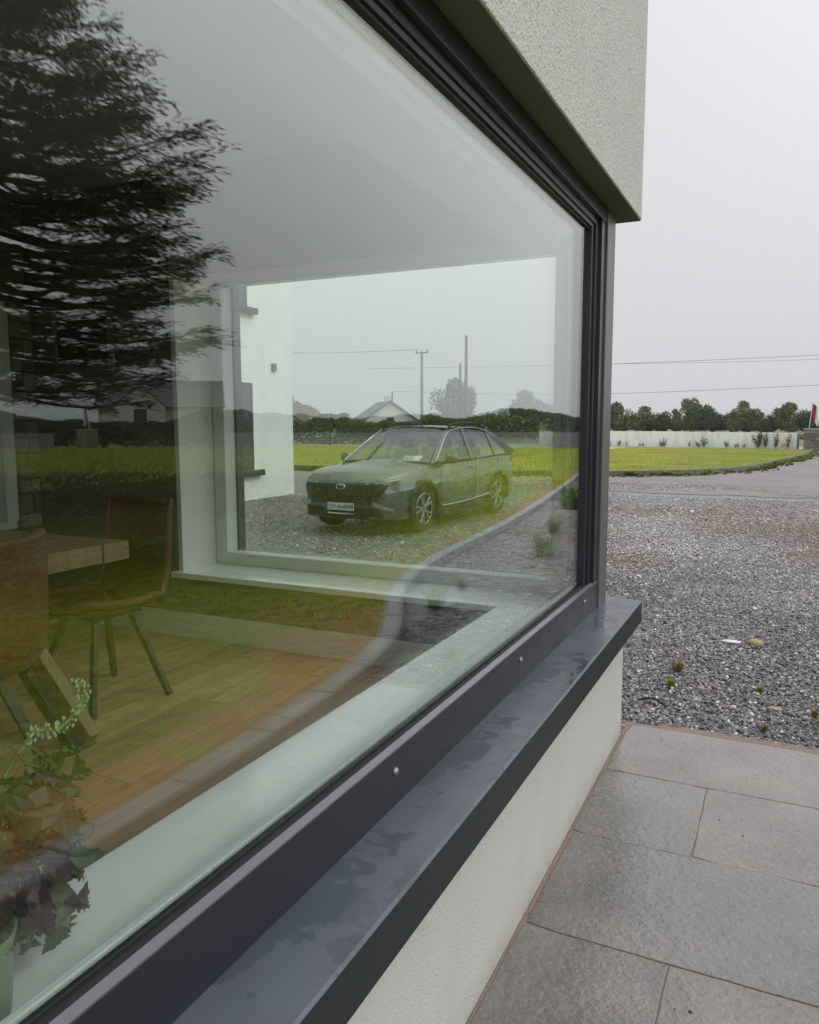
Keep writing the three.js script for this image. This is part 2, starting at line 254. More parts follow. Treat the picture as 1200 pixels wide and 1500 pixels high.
{ // near window (along z)
  const w = new THREE.Group(); w.name = 'window'; house.add(w);
  const z0 = -3.73, z1 = 2.4;
  mesh('frame', [
    box(-0.124, -0.10, 0.668, 0.806, z0 + 0.002, z1, 0.002), box(-0.17, -0.118, 0.668, 0.798, z0 + 0.002, z1),
    box(-0.135, -0.10, 2.478, 2.545, z0 + 0.002, z1, 0.003), box(-0.17, -0.122, 2.448, 2.478, z0 + 0.002, z1, 0.002), box(-0.19, -0.130, 2.428, 2.448, z0 + 0.002, z1, 0.002),
    box(-0.135, -0.104, 0.806, 2.478, -3.73, -3.655, 0.003), box(-0.16, -0.120, 0.806, 2.448, -3.655, -3.605, 0.002), box(-0.185, -0.130, 0.806, 2.43, -3.605, -3.565, 0.002),
  ], M.alu, w);
  mesh('glazing_lip_sheen', box(-0.1235, -0.1015, 0.8062, 0.8085, z0 + 0.002, z1), mat([0.16, 0.16, 0.18], 0.3), w);  // sky sheen along the lip, put into a lighter strip colour
  mesh('gasket', [bar(V(-0.133, 0.8, z0), V(-0.133, 0.8, z1), 0.016, 0.016, V(0, 1, 0)), box(-0.1425, -0.139, 0.80, 0.815, -3.57, z1), box(-0.1425, -0.139, 2.418, 2.43, -3.57, z1)], M.gasket, w);
  mesh('inner_frame', [box(-0.192, -0.175, 0.7225, 0.802, -3.72, z1, 0.004), box(-0.24, -0.172, 2.40, 2.50, -3.72, z1, 0.006), box(-0.24, -0.186, 0.80, 2.40, -3.72, -3.60, 0.006)], M.pvc, w);
  const H = 1.64, L = z1 + 3.58, cz = (z1 - 3.58) / 2;
  const faces = (bow) => merge([pane(L, H, bow), pane(L, H, bow * 0.85).translate(0, 0, -0.005)]); // each pane has an outer and an inner face
  const a = mesh('glass_pane', faces(0.0006), M.glass, w); a.rotation.y = Math.PI / 2; a.position.set(-0.146, 1.615, cz);
  const b = mesh('glass_pane', faces(-0.0006), M.glass, w); b.rotation.y = Math.PI / 2; b.position.set(-0.168, 1.615, cz);
  for (const [z, y] of [[-1.555, 0.757], [-2.51, 0.757], [-3.45, 0.762]]) {
    const s = new THREE.SphereGeometry(0.0105, 14, 8, 0, Math.PI * 2, 0, Math.PI / 2).scale(1, 0.75, 1).rotateZ(-Math.PI / 2);
    const q = mesh('rivet', merge([s, new THREE.CylinderGeometry(0.012, 0.012, 0.002, 16).rotateZ(Math.PI / 2)]), M.steel, w); q.position.set(-0.0985, y, z);
  }
}
{ // far window (along x)
  const w = new THREE.Group(); w.name = 'window_001'; house.add(w);
  const x0 = -2.40, x1 = -0.29;
  mesh('frame', [box(x0, x1, 0.668, 0.79, -3.86, -3.80, 0.003), box(x0, x1, 2.38, 2.55, -3.86, -3.80, 0.003), box(x0, x0 + 0.10, 0.79, 2.38, -3.86, -3.80, 0.003), box(x1 - 0.06, x1, 0.79, 2.38, -3.86, -3.80, 0.003)], M.alu, w);
  mesh('inner_frame', [box(x0, x1, 0.7225, 0.795, -3.80, -3.70, 0.006), box(x0, x1, 2.362, 2.46, -3.80, -3.70, 0.006), box(x0, x0 + 0.085, 0.795, 2.362, -3.80, -3.70, 0.006), box(x1 - 0.04, x1, 0.795, 2.362, -3.80, -3.70, 0.006)], M.pvc, w);
  const L = x1 - x0 - 0.14, cx = (x0 + x1) / 2 + 0.01;
  for (const [z, b] of [[-3.775, 0.0006], [-3.80, -0.0006]]) { const a = mesh('glass_pane', pane(L, 1.61, b), M.glassFar, w); a.position.set(cx, 1.585, z); }
}
mesh('corner_post', [box(-0.26, -0.094, 0.668, 2.545, -3.90, -3.7305, 0.004)], M.aluCover, house);
mesh('corner_post_core', [box(-0.3, -0.19, 0.5, 2.6, -3.85, -3.73)], M.pvc, house);
// roof slab and far upper parts
mesh('roof', [box(-9.3, 0.06, 5.6, 5.75, -4.1, 9)], M.roofSlate, house);
// side window in the opposite wall
{
  const w = new THREE.Group(); w.name = 'window_002'; house.add(w);
  mesh('frame', [box(-3.75, -3.6, 0.92, 0.97, -3.27, -1.4), box(-3.75, -3.6, 2.25, 2.3, -3.27, -1.4), box(-3.75, -3.58, 0.97, 2.25, -3.27, -3.19), box(-3.75, -3.6, 0.97, 2.25, -1.46, -1.4)], M.pvc, w);
  for (const x of [-3.70, -3.72]) { const a = mesh('glass_pane', pane(1.75, 1.30, 0), M.glassFar, w); a.rotation.y = Math.PI / 2; a.position.set(x, 1.61, -2.33); }
}
{ // stone-faced pier beside that window
  const g = new THREE.Group(); g.name = 'stone_pier'; house.add(g);
  const r = rng(77); let y = 0.92;
  while (y < 2.28) { const h = Math.min(0.06 + 0.07 * r(), 2.30 - y), s = -3.27 - 0.14 * (0.3 + 0.4 * r()); const d = () => -3.555 + 0.012 * r();
    mesh('stone', box(-3.6, d(), y + 0.004, y + h - 0.004, s + 0.003, -3.268, 0.006), M.stone[Math.floor(r() * 4)], g); mesh('stone', box(-3.6, d(), y + 0.004, y + h - 0.004, -3.414, s - 0.003, 0.006), M.stone[Math.floor(r() * 4)], g); y += h; }
}
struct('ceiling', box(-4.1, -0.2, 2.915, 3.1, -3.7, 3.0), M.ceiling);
{ // laminate floor, plank by plank
  const base = struct('floor', box(-4.1, -0.45, 0.1, 0.327, -3.43, 3.0), M.dark), r = rng(9); let n = 0;
  for (let x = -3.6; x < -0.47; x += 0.192) { let z = -3.43 - r() * 1.1; while (z < 0.4) { const z1 = z + 1.25, a = Math.max(z, -3.42), b = Math.min(z1, 0.4);
    if (b - a > 0.05) { const g = box(x + 0.0008, Math.min(x + 0.1912, -0.47), 0.3275, 0.335, a + 0.0008, b - 0.0008, 0.0015), uv = g.attributes.uv, o1 = r() * 5, o2 = r() * 5; for (let i = 0; i < uv.count; i++) uv.setXY(i, uv.getY(i) + o1, uv.getX(i) * 1 + o2); mesh('floor_plank', g, M.oak[Math.floor(r() * 3)], base); }
    z = z1; } }
}
{ // wing of the house beyond the far window
  const wing = thing('house_wing', 'white two storey house wing with dark window sills standing behind the far window', 'house wing');
  mesh('wall', [box(-18, -9.25, -0.3, 5.9, -14.62, 2.6, 0.01)], M.renderWing, wing);
  mesh('roof', [box(-18.2, -9.1, 5.9, 6.05, -14.8, 2.6)], M.roofSlate, wing);
  const win = (z0, z1, y0, y1) => { const g = new THREE.Group(); g.name = 'window'; let k = 0; while (wing.children.some((c) => c.name === g.name)) g.name = 'window_' + String(++k).padStart(3, '0'); wing.add(g);
    mesh('frame', [box(-9.262, -9.235, y0, y1, z0, z0 + 0.06), box(-9.262, -9.235, y0, y1, z1 - 0.06, z1), box(-9.262, -9.235, y1 - 0.06, y1, z0 + 0.06, z1 - 0.06), box(-9.262, -9.235, y0, y0 + 0.06, z0 + 0.06, z1 - 0.06)], M.alu, g);
    const p = mesh('pane', new THREE.PlaneGeometry(z1 - z0 - 0.1, y1 - y0 - 0.1), mat([0.03, 0.035, 0.04], 0.08), g); p.rotation.y = Math.PI / 2; p.position.set(-9.246, (y0 + y1) / 2, (z0 + z1) / 2);
    mesh('sill', box(-9.28, -9.12, y0 - 0.12, y0, z0 - 0.22, z1 + 0.2, 0.006), M.sillFascia, g); };
  win(-13.16, -12.1, 0.60, 2.38); win(-13.05, -12.1, 3.88, 5.2); win(-10.6, -9.4, 0.60, 2.38); win(-10.6, -9.4, 3.88, 5.2);
  mesh('wall_vent', box(-9.25, -9.20, 2.66, 2.82, -13.98, -13.84, 0.006), M.aluCover, wing);
  mesh('downpipe', [tube([V(-9.18, 5.9, -12.35), V(-9.18, 3, -12.35), V(-9.18, 0, -12.35)], 0.04, 8, 8)], M.pvc, wing);
}

// ---------------------------------------------------------------- ground
struct('ground', sheet([[-1200, 1200], [1200, 1200], [1200, -1400], [-1200, -1400]], -0.09), M.field);
struct('gravel_yard', sheet([[-40, 14], [6, 14], [6, -30], [-5, -30], [-40, -26]], -0.03), M.gravel);
// mirror helper for kerb stones seen in the glass is not used: plain plan coordinates below
const kerbRight = [[1.24, 3.0], [1.235, -1.0], [1.23, -2.65], [1.255, -3.25], [1.31, -3.9], [1.415, -4.53], [1.51, -4.87], [1.71, -5.33], [2.03, -5.98], [2.24, -6.55], [2.44, -7.5], [2.56, -8.5], [2.80, -11.3], [3.30, -15.2], [4.1, -20.5], [4.95, -25.5], [6.3, -33], [8.6, -44]];
const kerbLeft = [[-40, -23.4], [-18.3, -22.4], [-14.6, -22.5], [-12.3, -22.2], [-8, -22.5], [-3.9, -23.5], [-2.1, -24.9], [-1.2, -26.1], [-0.35, -28.4], [0.45, -33.5], [1.35, -39], [1.9, -46.6]];
const curve = (pts) => new THREE.CatmullRomCurve3(pts.map(([x, z]) => V(x, 0, z)), false, 'centripetal');
const cR = curve(kerbRight), cL = curve(kerbLeft);
function offsetLine(c, n, d) { const out = []; for (let i = 0; i <= n; i++) { const p = c.getPointAt(i / n), t = c.getTangentAt(i / n); out.push([p.x - t.z * d, p.z + t.x * d]); } return out; }
const lawnR = [...offsetLine(cR, 60, 0.08), [30, -37.3], [36, -33.6], [60, -20], [60, 3]];
const lawnL = [...offsetLine(cL, 60, -0.08), [-1.2, -48.6], [-5, -49.7], [-9, -49.8], [-40, -50]];
const turfR = struct('lawn', sheet(lawnR, 0.05, 0.1), M.lawn);
const turfL = struct('lawn', sheet(lawnL, 0.05, 0.1), M.lawnFar);
struct('driveway', sheet([...Array.from({ length: 50 }, (_, i) => { const x = -9 + i * 0.25; return [x, -17.6 + 0.16 * Math.min(0, x + 2) * -0.8 - 1.6 * N1.fbm(x / 20 + 4, 0.37, 24, 4)]; }), [3.45, -17.2], [4.3, -23], [5.2, -28.5], [6.5, -35], [8.8, -46], [9, -60], [2.3, -60], [2.2, -46], [1.5, -39], [0.6, -33], [-0.2, -28.2], [-1.6, -25.4], [-3.5, -23.9], [-8, -22.9], [-10, -22.2]], -0.022), M.drive);
struct('road', sheet([[-200, -62], [200, -42], [200, -46.5], [-200, -66.5]], -0.07), M.concrete);
function kerb(c, label, side, h, w, n0, km = M.concrete) {
  const k = thing('kerb', label, 'kerb'), L = c.getLength(), r = rng(n0), far = []; let s = 0, cnt = 0;
  while (s < L - 0.1) {
    const e = Math.min(s + 0.60, L), a = c.getPointAt(s / L), b = c.getPointAt(e / L), y = h - 0.004 * r();
    const d = b.clone().sub(a), l = d.length() - 0.012, mid = a.clone().add(b).multiplyScalar(0.5);
    const g = uvBox(new RoundedBoxGeometry(w, h + 0.1, l, 1, 0.012)); const ang = Math.atan2(d.x, d.z);
    const near = Math.hypot(mid.x, mid.z) < 30;
    const m = new THREE.Matrix4().makeRotationY(ang).setPosition(mid.x, y - (h + 0.1) / 2, mid.z);
    if (near && cnt < 200) { const o = mesh('kerb_stone', g, km, k); o.applyMatrix4(m); cnt++; } else far.push(g.applyMatrix4(m));
    s = e;
  }
  if (far.length) { const o = mesh('kerb_run', far, km, k); o.userData = { kind: 'stuff' }; }
  return k;
}
kerb(cR, 'curved concrete kerb along the path and right hand lawn, mirrored in the window', 1, 0.075, 0.135, 4);
kerb(curve([[27.0, -23.5], [30.5, -24.6], [34, -24.6], [46, -22]]), 'short dark kerb across the right hand lawn, mirrored at the far left', 1, 0.13, 0.16, 7);
kerb(cL, 'low dark concrete kerb round the far lawn in front of the white boundary wall', -1, 0.13, 0.12, 6, M.kerbDark);

{ // flat darker sheet that paints the conifer shade onto the lawn
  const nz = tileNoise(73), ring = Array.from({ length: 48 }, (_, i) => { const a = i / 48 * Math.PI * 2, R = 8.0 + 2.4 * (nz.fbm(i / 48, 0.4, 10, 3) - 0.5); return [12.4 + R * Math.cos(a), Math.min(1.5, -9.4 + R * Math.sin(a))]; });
  struct('painted_conifer_shade', sheet(ring, 0.056), mat([0.12, 0.145, 0.022], 0.95));
}
{ // bare orange earth along the inner edge of the right hand lawn kerb
  const out = [], inn = [], nz = tileNoise(71), L = cR.getLength(); for (let i = 0; i <= 90; i++) { const t = i / 90 * 0.62, p = cR.getPointAt(t), d = cR.getTangentAt(t), w = 0.14 + (0.75 * Math.exp(-(((p.z + 5.1) / 1.5) ** 2)) + 0.25) * (0.45 + 0.9 * nz.fbm(t, 0.3, 32, 3)); out.push([p.x - d.z * 0.07, p.z + d.x * 0.07]); inn.push([p.x - d.z * w, p.z + d.x * w]); }
  struct('bare_earth', sheet([...out, ...inn.reverse()], 0.062), M.soil);
}
{ // stone patio along the house
  const bed = struct('patio', [box(0.003, 1.16, -0.12, -0.0045, -4.075, 4), box(0.15, 1.16, -0.06, -0.014, -4.15, -4.075, 0.01)], M.mortar), r = rng(31);
  const rows = [[-4.03, -3.445], [-3.437, -2.845], [-2.837, -2.225], [-2.217, -1.62], [-1.612, -1.01], [-1.0, -0.41], [-0.4, 0.2], [0.21, 0.8], [0.81, 1.4], [1.41, 2.0], [2.01, 2.6]];
  rows.forEach(([z0, z1], i) => {
    const xs = i % 2 ? [0.012, 0.452, 1.15] : [0.02, 0.905, 1.15];
    for (let j = 0; j < xs.length - 1; j++) {
      const x0 = xs[j] + 0.004, x1 = xs[j + 1] - 0.004, ins = 0.0035;
      const s = new THREE.Shape(), pts = []; // riven slab with a slightly uneven edge
      const rc = i === 0 && j === 0 ? 0.05 : 0.012;
      const push = (ax, az, bx2, bz, n) => { for (let k = 0; k < n; k++) { const t = k / n; pts.push([lerp(ax, bx2, t) + (k ? (r() - 0.5) * ins : 0), lerp(az, bz, t) + (k ? (r() - 0.5) * ins : 0)]); } };
      push(x0 + rc, z0, x1 - 0.01, z0, 9); push(x1, z0 + 0.01, x1, z1 - 0.01, 6); push(x1 - 0.01, z1, x0 + 0.01, z1, 9); push(x0, z1 - 0.01, x0, z0 + rc, 6); pts.push([x0 + rc * 0.3, z0 + rc * 0.3]);
      pts.forEach(([x, z], k) => k ? s.lineTo(x, -z) : s.moveTo(x, -z));
      const g = new THREE.ExtrudeGeometry(s, { depth: 0.03, bevelEnabled: true, bevelSize: 0.003, bevelThickness: 0.0035, bevelSegments: 2 }).rotateX(-Math.PI / 2).translate(0, -0.0335 + (r() - 0.5) * 0.002, 0);
      const q = uvBox(g), uv = q.attributes.uv, o1 = r() * 3, o2 = r() * 3; for (let k = 0; k < uv.count; k++) uv.setXY(k, uv.getX(k) + o1, uv.getY(k) + o2);
      mesh('paving_slab', q, M.slab[Math.floor(r() * 3)], bed);
    }
  });
}
// loose stones of the gravel
{
  const r = rng(101), geos = [0, 1, 2].map((k) => { const g = BGU.mergeVertices(new THREE.IcosahedronGeometry(1, k === 2 ? 1 : 0).deleteAttribute('uv').deleteAttribute('normal')), p = g.attributes.position; for (let i = 0; i < p.count; i++) { const f = 0.7 + 0.6 * r(); p.setXYZ(i, p.getX(i) * f, p.getY(i) * f * 0.5, p.getZ(i) * f * (0.8 + 0.2 * r())); } const q = g.toNonIndexed(); q.computeVertexNormals(); return q; });
  const pebble = mat([1, 1, 1], 0.30);
  const inYard = (x, z) => { if (x > -0.05 && x < 1.17 && z > -4.12) return false; if (x < -9.3) return false; if (z > -3.95) return false;
    let best = 9; for (let i = 1; i < kerbRight.length; i++) { const [ax, az] = kerbRight[i - 1], [bx2, bz] = kerbRight[i]; if (z <= az && z >= bz) { best = lerp(ax, bx2, (z - az) / (bz - az)); } } return x < best - 0.02; };
  const zones = [[-0.2, 1.6, -8, -4.05, 24000, 0.0085, 0.0165], [-1.5, 3.2, -14, -7, 40000, 0.008, 0.017], [-9.2, -0.2, -15, -4, 48000, 0.010, 0.02], [-12, 3.6, -21, -13, 40000, 0.010, 0.022]];
  const PATCH = [[0.1, -12.6, 0.6], [1.3, -13.0, 0.8], [1.25, -10.4, 0.9], [1.2, -8.2, 0.4], [1.95, -10.9, 0.4], [2.0, -9.0, 0.6], [2.6, -14.4, 0.8], [-1.5, -14, 0.8], [1.75, -6.3, 0.3], [-6, -13, 0.7]];
  const put = [[], [], []];
  for (const [x0, x1, z0, z1, n, s0, s1] of zones) for (let i = 0; i < n; i++) {
    const x = lerp(x0, x1, r()), z = lerp(z0, z1, r()); if (!inYard(x, z)) continue;
    if (z < -17.4 && N1.fbm(x / 30 + 5, z / 30 + 5, 12, 4) > 0.5) continue;
    put[Math.floor(r() * 3)].push([x, z, lerp(s0, s1, r() * r()) * (r() < 0.03 ? 1.6 : 1)]);
  }
  const m4 = new THREE.Matrix4(), q = new THREE.Quaternion(), e = new THREE.Euler(), c = new THREE.Color();
  put.forEach((list, k) => {
    const im = new THREE.InstancedMesh(geos[k], pebble, list.length); im.name = numbered('gravel'); tag(im, 'loose grey gravel stones lying over the yard', 'gravel', null, 'stuff');
    list.forEach(([x, z, s], i) => {
      e.set((r() - 0.5) * 0.9, r() * 6.3, (r() - 0.5) * 0.9); q.setFromEuler(e);
      im.setMatrixAt(i, m4.compose(V(x, -0.026 + s * (0.2 + 0.35 * r()) + 0.008 * N2.fbm(x / 9 + 9, z / 9 + 9, 9, 3), z), q, V(s, s, s)));
      const patch = N3.fbm(x / 24 + 7, z / 24 + 7, 16, 4), t = r(); let w = 0.15 + 0.40 * t * t; w *= 0.72 + 0.9 * (patch - 0.35); w *= lerp(0.72, 1.22, sstep(-5.2, -10.5, z + 1.6 * (N2.fbm(x / 7 + 4, z / 7 + 4, 8, 3) - 0.5))); const comp = sstep(0.5, 0.62, N1.fbm(x / 18 + 2, z / 18 + 6, 10, 4)); w *= 1 - 0.25 * comp; if (r() < 0.04) w = 0.65;
      const br = r() < 0.06 ? 0.35 : 0.06 * r(); let pt = 0; for (const [px, pz, pr] of PATCH) pt = Math.max(pt, 1 - Math.hypot((x - px) / pr, (z - pz) / (pr * 0.8))); if (pt > 0 && r() < pt * 1.7 * sstep(0.42, 0.62, N2.fbm(x / 5 + 3, z / 5 + 3, 12, 3))) { w = 0.17 + 0.12 * r(); c.setRGB(w * 1.35, w * 1.02, w * 0.62); } else c.setRGB(w * (1.01 + br * 0.5 + 0.14 * comp), w * (0.985), w * (1.04 - br - 0.12 * comp)); im.setColorAt(i, c);
    });
    im.castShadow = im.receiveShadow = true; scene.add(im);
  });
}

// ---------------------------------------------------------------- plants: builders
function leafCloud(n, pick, size, colors, seed, up = 0.3) { // n small bent leaves; pick(r) -> [x, y, z, scale?]
  const r = rng(seed), P = new Float32Array(n * 12), Nn = new Float32Array(n * 12), C = new Float32Array(n * 12), I = new Uint32Array(n * 6), a = V(0, 0, 0), b = V(0, 0, 0), d = V(0, 0, 0), nn = V(0, 0, 0);
  for (let i = 0; i < n; i++) {
    const q = pick(r, i), s = size * (0.6 + 0.8 * r()) * (q[3] || 1);
    if (q[4]) d.set(q[4][0] + (r() - 0.5) * 0.7, q[4][1] + (r() - 0.5) * 0.7, q[4][2] + (r() - 0.5) * 0.7).normalize(); else d.set(r() - 0.5, r() - 0.5 + up * 0.3, r() - 0.5).normalize();
    a.set(r() - 0.5, r() - 0.5, r() - 0.5).cross(d).normalize(); nn.copy(a).cross(d).normalize();
    const w = s * (q[5] || 0.5); b.copy(nn).multiplyScalar(s * 0.18 * (r() - 0.3));
    const pts = [[-0.5, 0, 0], [0, -0.5, 1], [0.5, 0, 0], [0, 0.5, 1]];
    const col = colors[Math.floor(r() * colors.length)], k = 0.75 + 0.5 * r();
    pts.forEach(([t, u, f], j) => { const o = (i * 4 + j) * 3; P[o] = q[0] + d.x * t * s + a.x * u * w + b.x * f; P[o + 1] = q[1] + d.y * t * s + a.y * u * w + b.y * f; P[o + 2] = q[2] + d.z * t * s + a.z * u * w + b.z * f;
      Nn[o] = -nn.x; Nn[o + 1] = -nn.y; Nn[o + 2] = -nn.z; C[o] = col[0] * k; C[o + 1] = col[1] * k; C[o + 2] = col[2] * k; });
    I.set([i * 4, i * 4 + 1, i * 4 + 2, i * 4, i * 4 + 2, i * 4 + 3], i * 6);
  }
  const g = new THREE.BufferGeometry(); g.setAttribute('position', new THREE.BufferAttribute(P, 3)); g.setAttribute('normal', new THREE.BufferAttribute(Nn, 3)); g.setAttribute('color', new THREE.BufferAttribute(C, 3)); g.setIndex(new THREE.BufferAttribute(I, 1)); return g;
}
const GREENS = [[0.10, 0.135, 0.034], [0.125, 0.155, 0.04], [0.075, 0.11, 0.034], [0.16, 0.175, 0.05]];
const DARKS = [[0.045, 0.065, 0.024], [0.055, 0.080, 0.028], [0.036, 0.055, 0.022]];
function blobs(seed, n, R, H, y0) { const r = rng(seed), out = []; for (let i = 0; i < n; i++) { const t = r(), a = r() * 6.283, k = Math.sqrt(1 - (2 * t - 1) ** 2 * 0.8), rr = R * 0.62 * k * Math.sqrt(r()); out.push([Math.cos(a) * rr, y0 + H * (0.12 + 0.76 * t), Math.sin(a) * rr, R * (0.28 + 0.24 * r())]); } return out; }
const pickBlob = (B) => (r) => { const b = B[Math.floor(r() * B.length)]; let x, y, z, l; do { x = r() * 2 - 1; y = r() * 2 - 1; z = r() * 2 - 1; l = Math.hypot(x, y, z); } while (l > 1 || l < 0.05); const f = b[3] * (0.55 + 0.5 * r()) / l * Math.pow(l, 0.35); return [b[0] + x * f, b[1] + y * f * 0.8, b[2] + z * f]; };
function makeTree(name, label, cat, seed, R, H, y0, n, size, colors, group) {
  const t = thing(name, label, cat, [0, 0, 0], 0, group), B = blobs(seed, 16, R, H, y0), r = rng(seed + 1);
  const limbs = [taper([V(0, -0.1, 0), V(0.05, y0 * 0.6, 0.03), V(-0.04, y0 + H * 0.5, 0)], R * 0.09, R * 0.03, 6, 7)];
  for (const b of B.slice(0, 8)) limbs.push(taper([V(0, y0 * 0.7 + r() * H * 0.2, 0), V(b[0] * 0.5, (y0 + b[1]) * 0.5, b[2] * 0.5), V(b[0], b[1], b[2])], R * 0.035, R * 0.01, 5, 5));
  mesh('trunk', limbs, M.bark, t); mesh('crown', leafCloud(n, pickBlob(B), size, colors, seed + 2), M.leaf, t); return t;
}
function tuftGeo(n, h, spread, cols, seed, w = 0.006) { // a tuft of bent blades
  const r = rng(seed), P = [], C = [];
  for (let i = 0; i < n; i++) { const a = r() * 6.283, lean = spread * (0.2 + r()), hh = h * (0.5 + 0.6 * r()), x = (r() - 0.5) * spread * 0.5, z = (r() - 0.5) * spread * 0.5, px = -Math.sin(a) * w, pz = Math.cos(a) * w, c = cols[Math.floor(r() * cols.length)];
    const m = [x + Math.cos(a) * lean * 0.35, hh * 0.6, z + Math.sin(a) * lean * 0.35], t = [x + Math.cos(a) * lean, hh, z + Math.sin(a) * lean];
    P.push(x - px, 0, z - pz, x + px, 0, z + pz, m[0] + px * 0.8, m[1], m[2] + pz * 0.8, x - px, 0, z - pz, m[0] + px * 0.8, m[1], m[2] + pz * 0.8, m[0] - px * 0.8, m[1], m[2] - pz * 0.8, m[0] - px * 0.8, m[1], m[2] - pz * 0.8, m[0] + px * 0.8, m[1], m[2] + pz * 0.8, ...t);
    for (let k = 0; k < 9; k++) C.push(...c); }
  const g = new THREE.BufferGeometry(); g.setAttribute('position', new THREE.Float32BufferAttribute(P, 3)); g.setAttribute('color', new THREE.Float32BufferAttribute(C, 3)); g.computeVertexNormals(); return g;
}
{ // grass on the lawns
  const r = rng(55), g = tuftGeo(7, 0.05, 0.05, [[0.29, 0.37, 0.035], [0.22, 0.31, 0.03], [0.36, 0.38, 0.05], [0.30, 0.36, 0.04]], 3, 0.0035), m4 = new THREE.Matrix4(), q = new THREE.Quaternion(), e = new THREE.Euler(), c = new THREE.Color();
  const inside = (poly, x, z) => { let k = false; for (let i = 0, j = poly.length - 1; i < poly.length; j = i++) { const [ax, az] = poly[i], [bx2, bz] = poly[j]; if ((az > z) !== (bz > z) && x < (bx2 - ax) * (z - az) / (bz - az) + ax) k = !k; } return k; };
  const sow = (poly, label, zones, tint = [1, 1, 1]) => { const list = []; for (const [x0, x1, z0, z1, n, s] of zones) for (let i = 0; i < n; i++) { const x = lerp(x0, x1, r()), z = lerp(z0, z1, r()); if (inside(poly, x, z)) list.push([x, z, s * (0.7 + 0.6 * r())]); }
    const im = new THREE.InstancedMesh(g, M.leaf, list.length); im.name = numbered('grass'); tag(im, label, 'grass', null, 'stuff');
    list.forEach(([x, z, s], i) => { q.setFromEuler(e.set(0, r() * 6.3, 0)); im.setMatrixAt(i, m4.compose(V(x, 0.048, z), q, V(s, s * (0.7 + 0.5 * r()), s))); const b = 0.75 + 0.5 * N1.fbm(x / 20 + 3, z / 20 + 3, 16, 3), k = r() < 0.15 ? 1.25 : 1; const dry = tint[0] === 1 && x < 9 ? 1.35 : 1; const hue = sstep(0.38, 0.62, N2.fbm(x / 26 + 3, z / 9 + 7, 10, 4)), far = tint[0] !== 1, sh = far ? 1 : lerp(0.42, 1, sstep(7.5, 10, Math.hypot(x - 12.4, z + 9.4) + 2 * (N3.fbm(x / 12 + 3, z / 12 + 3, 8, 3) - 0.5))); c.setRGB(b * k * tint[0] * dry * sh * (far ? lerp(0.80, 1.08, hue) : 1), b * tint[1] * dry * sh * (far ? lerp(0.95, 1.0, hue) : 1), b * 0.9 * tint[2] * sh); im.setColorAt(i, c); }); im.castShadow = im.receiveShadow = true; scene.add(im); };  // dry paints the open lawn brighter for its reflection; sh paints the conifer shade
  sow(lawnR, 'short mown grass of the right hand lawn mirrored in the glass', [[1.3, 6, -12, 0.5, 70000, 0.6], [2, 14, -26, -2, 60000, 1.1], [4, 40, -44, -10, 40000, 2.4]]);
  sow(lawnL, 'short yellow green grass of the far lawn by the white wall', [[-8, 2, -48, -23, 60000, 0.9], [-30, -8, -44, -22, 50000, 1.1]], [1.28, 1.20, 2.9]);
}
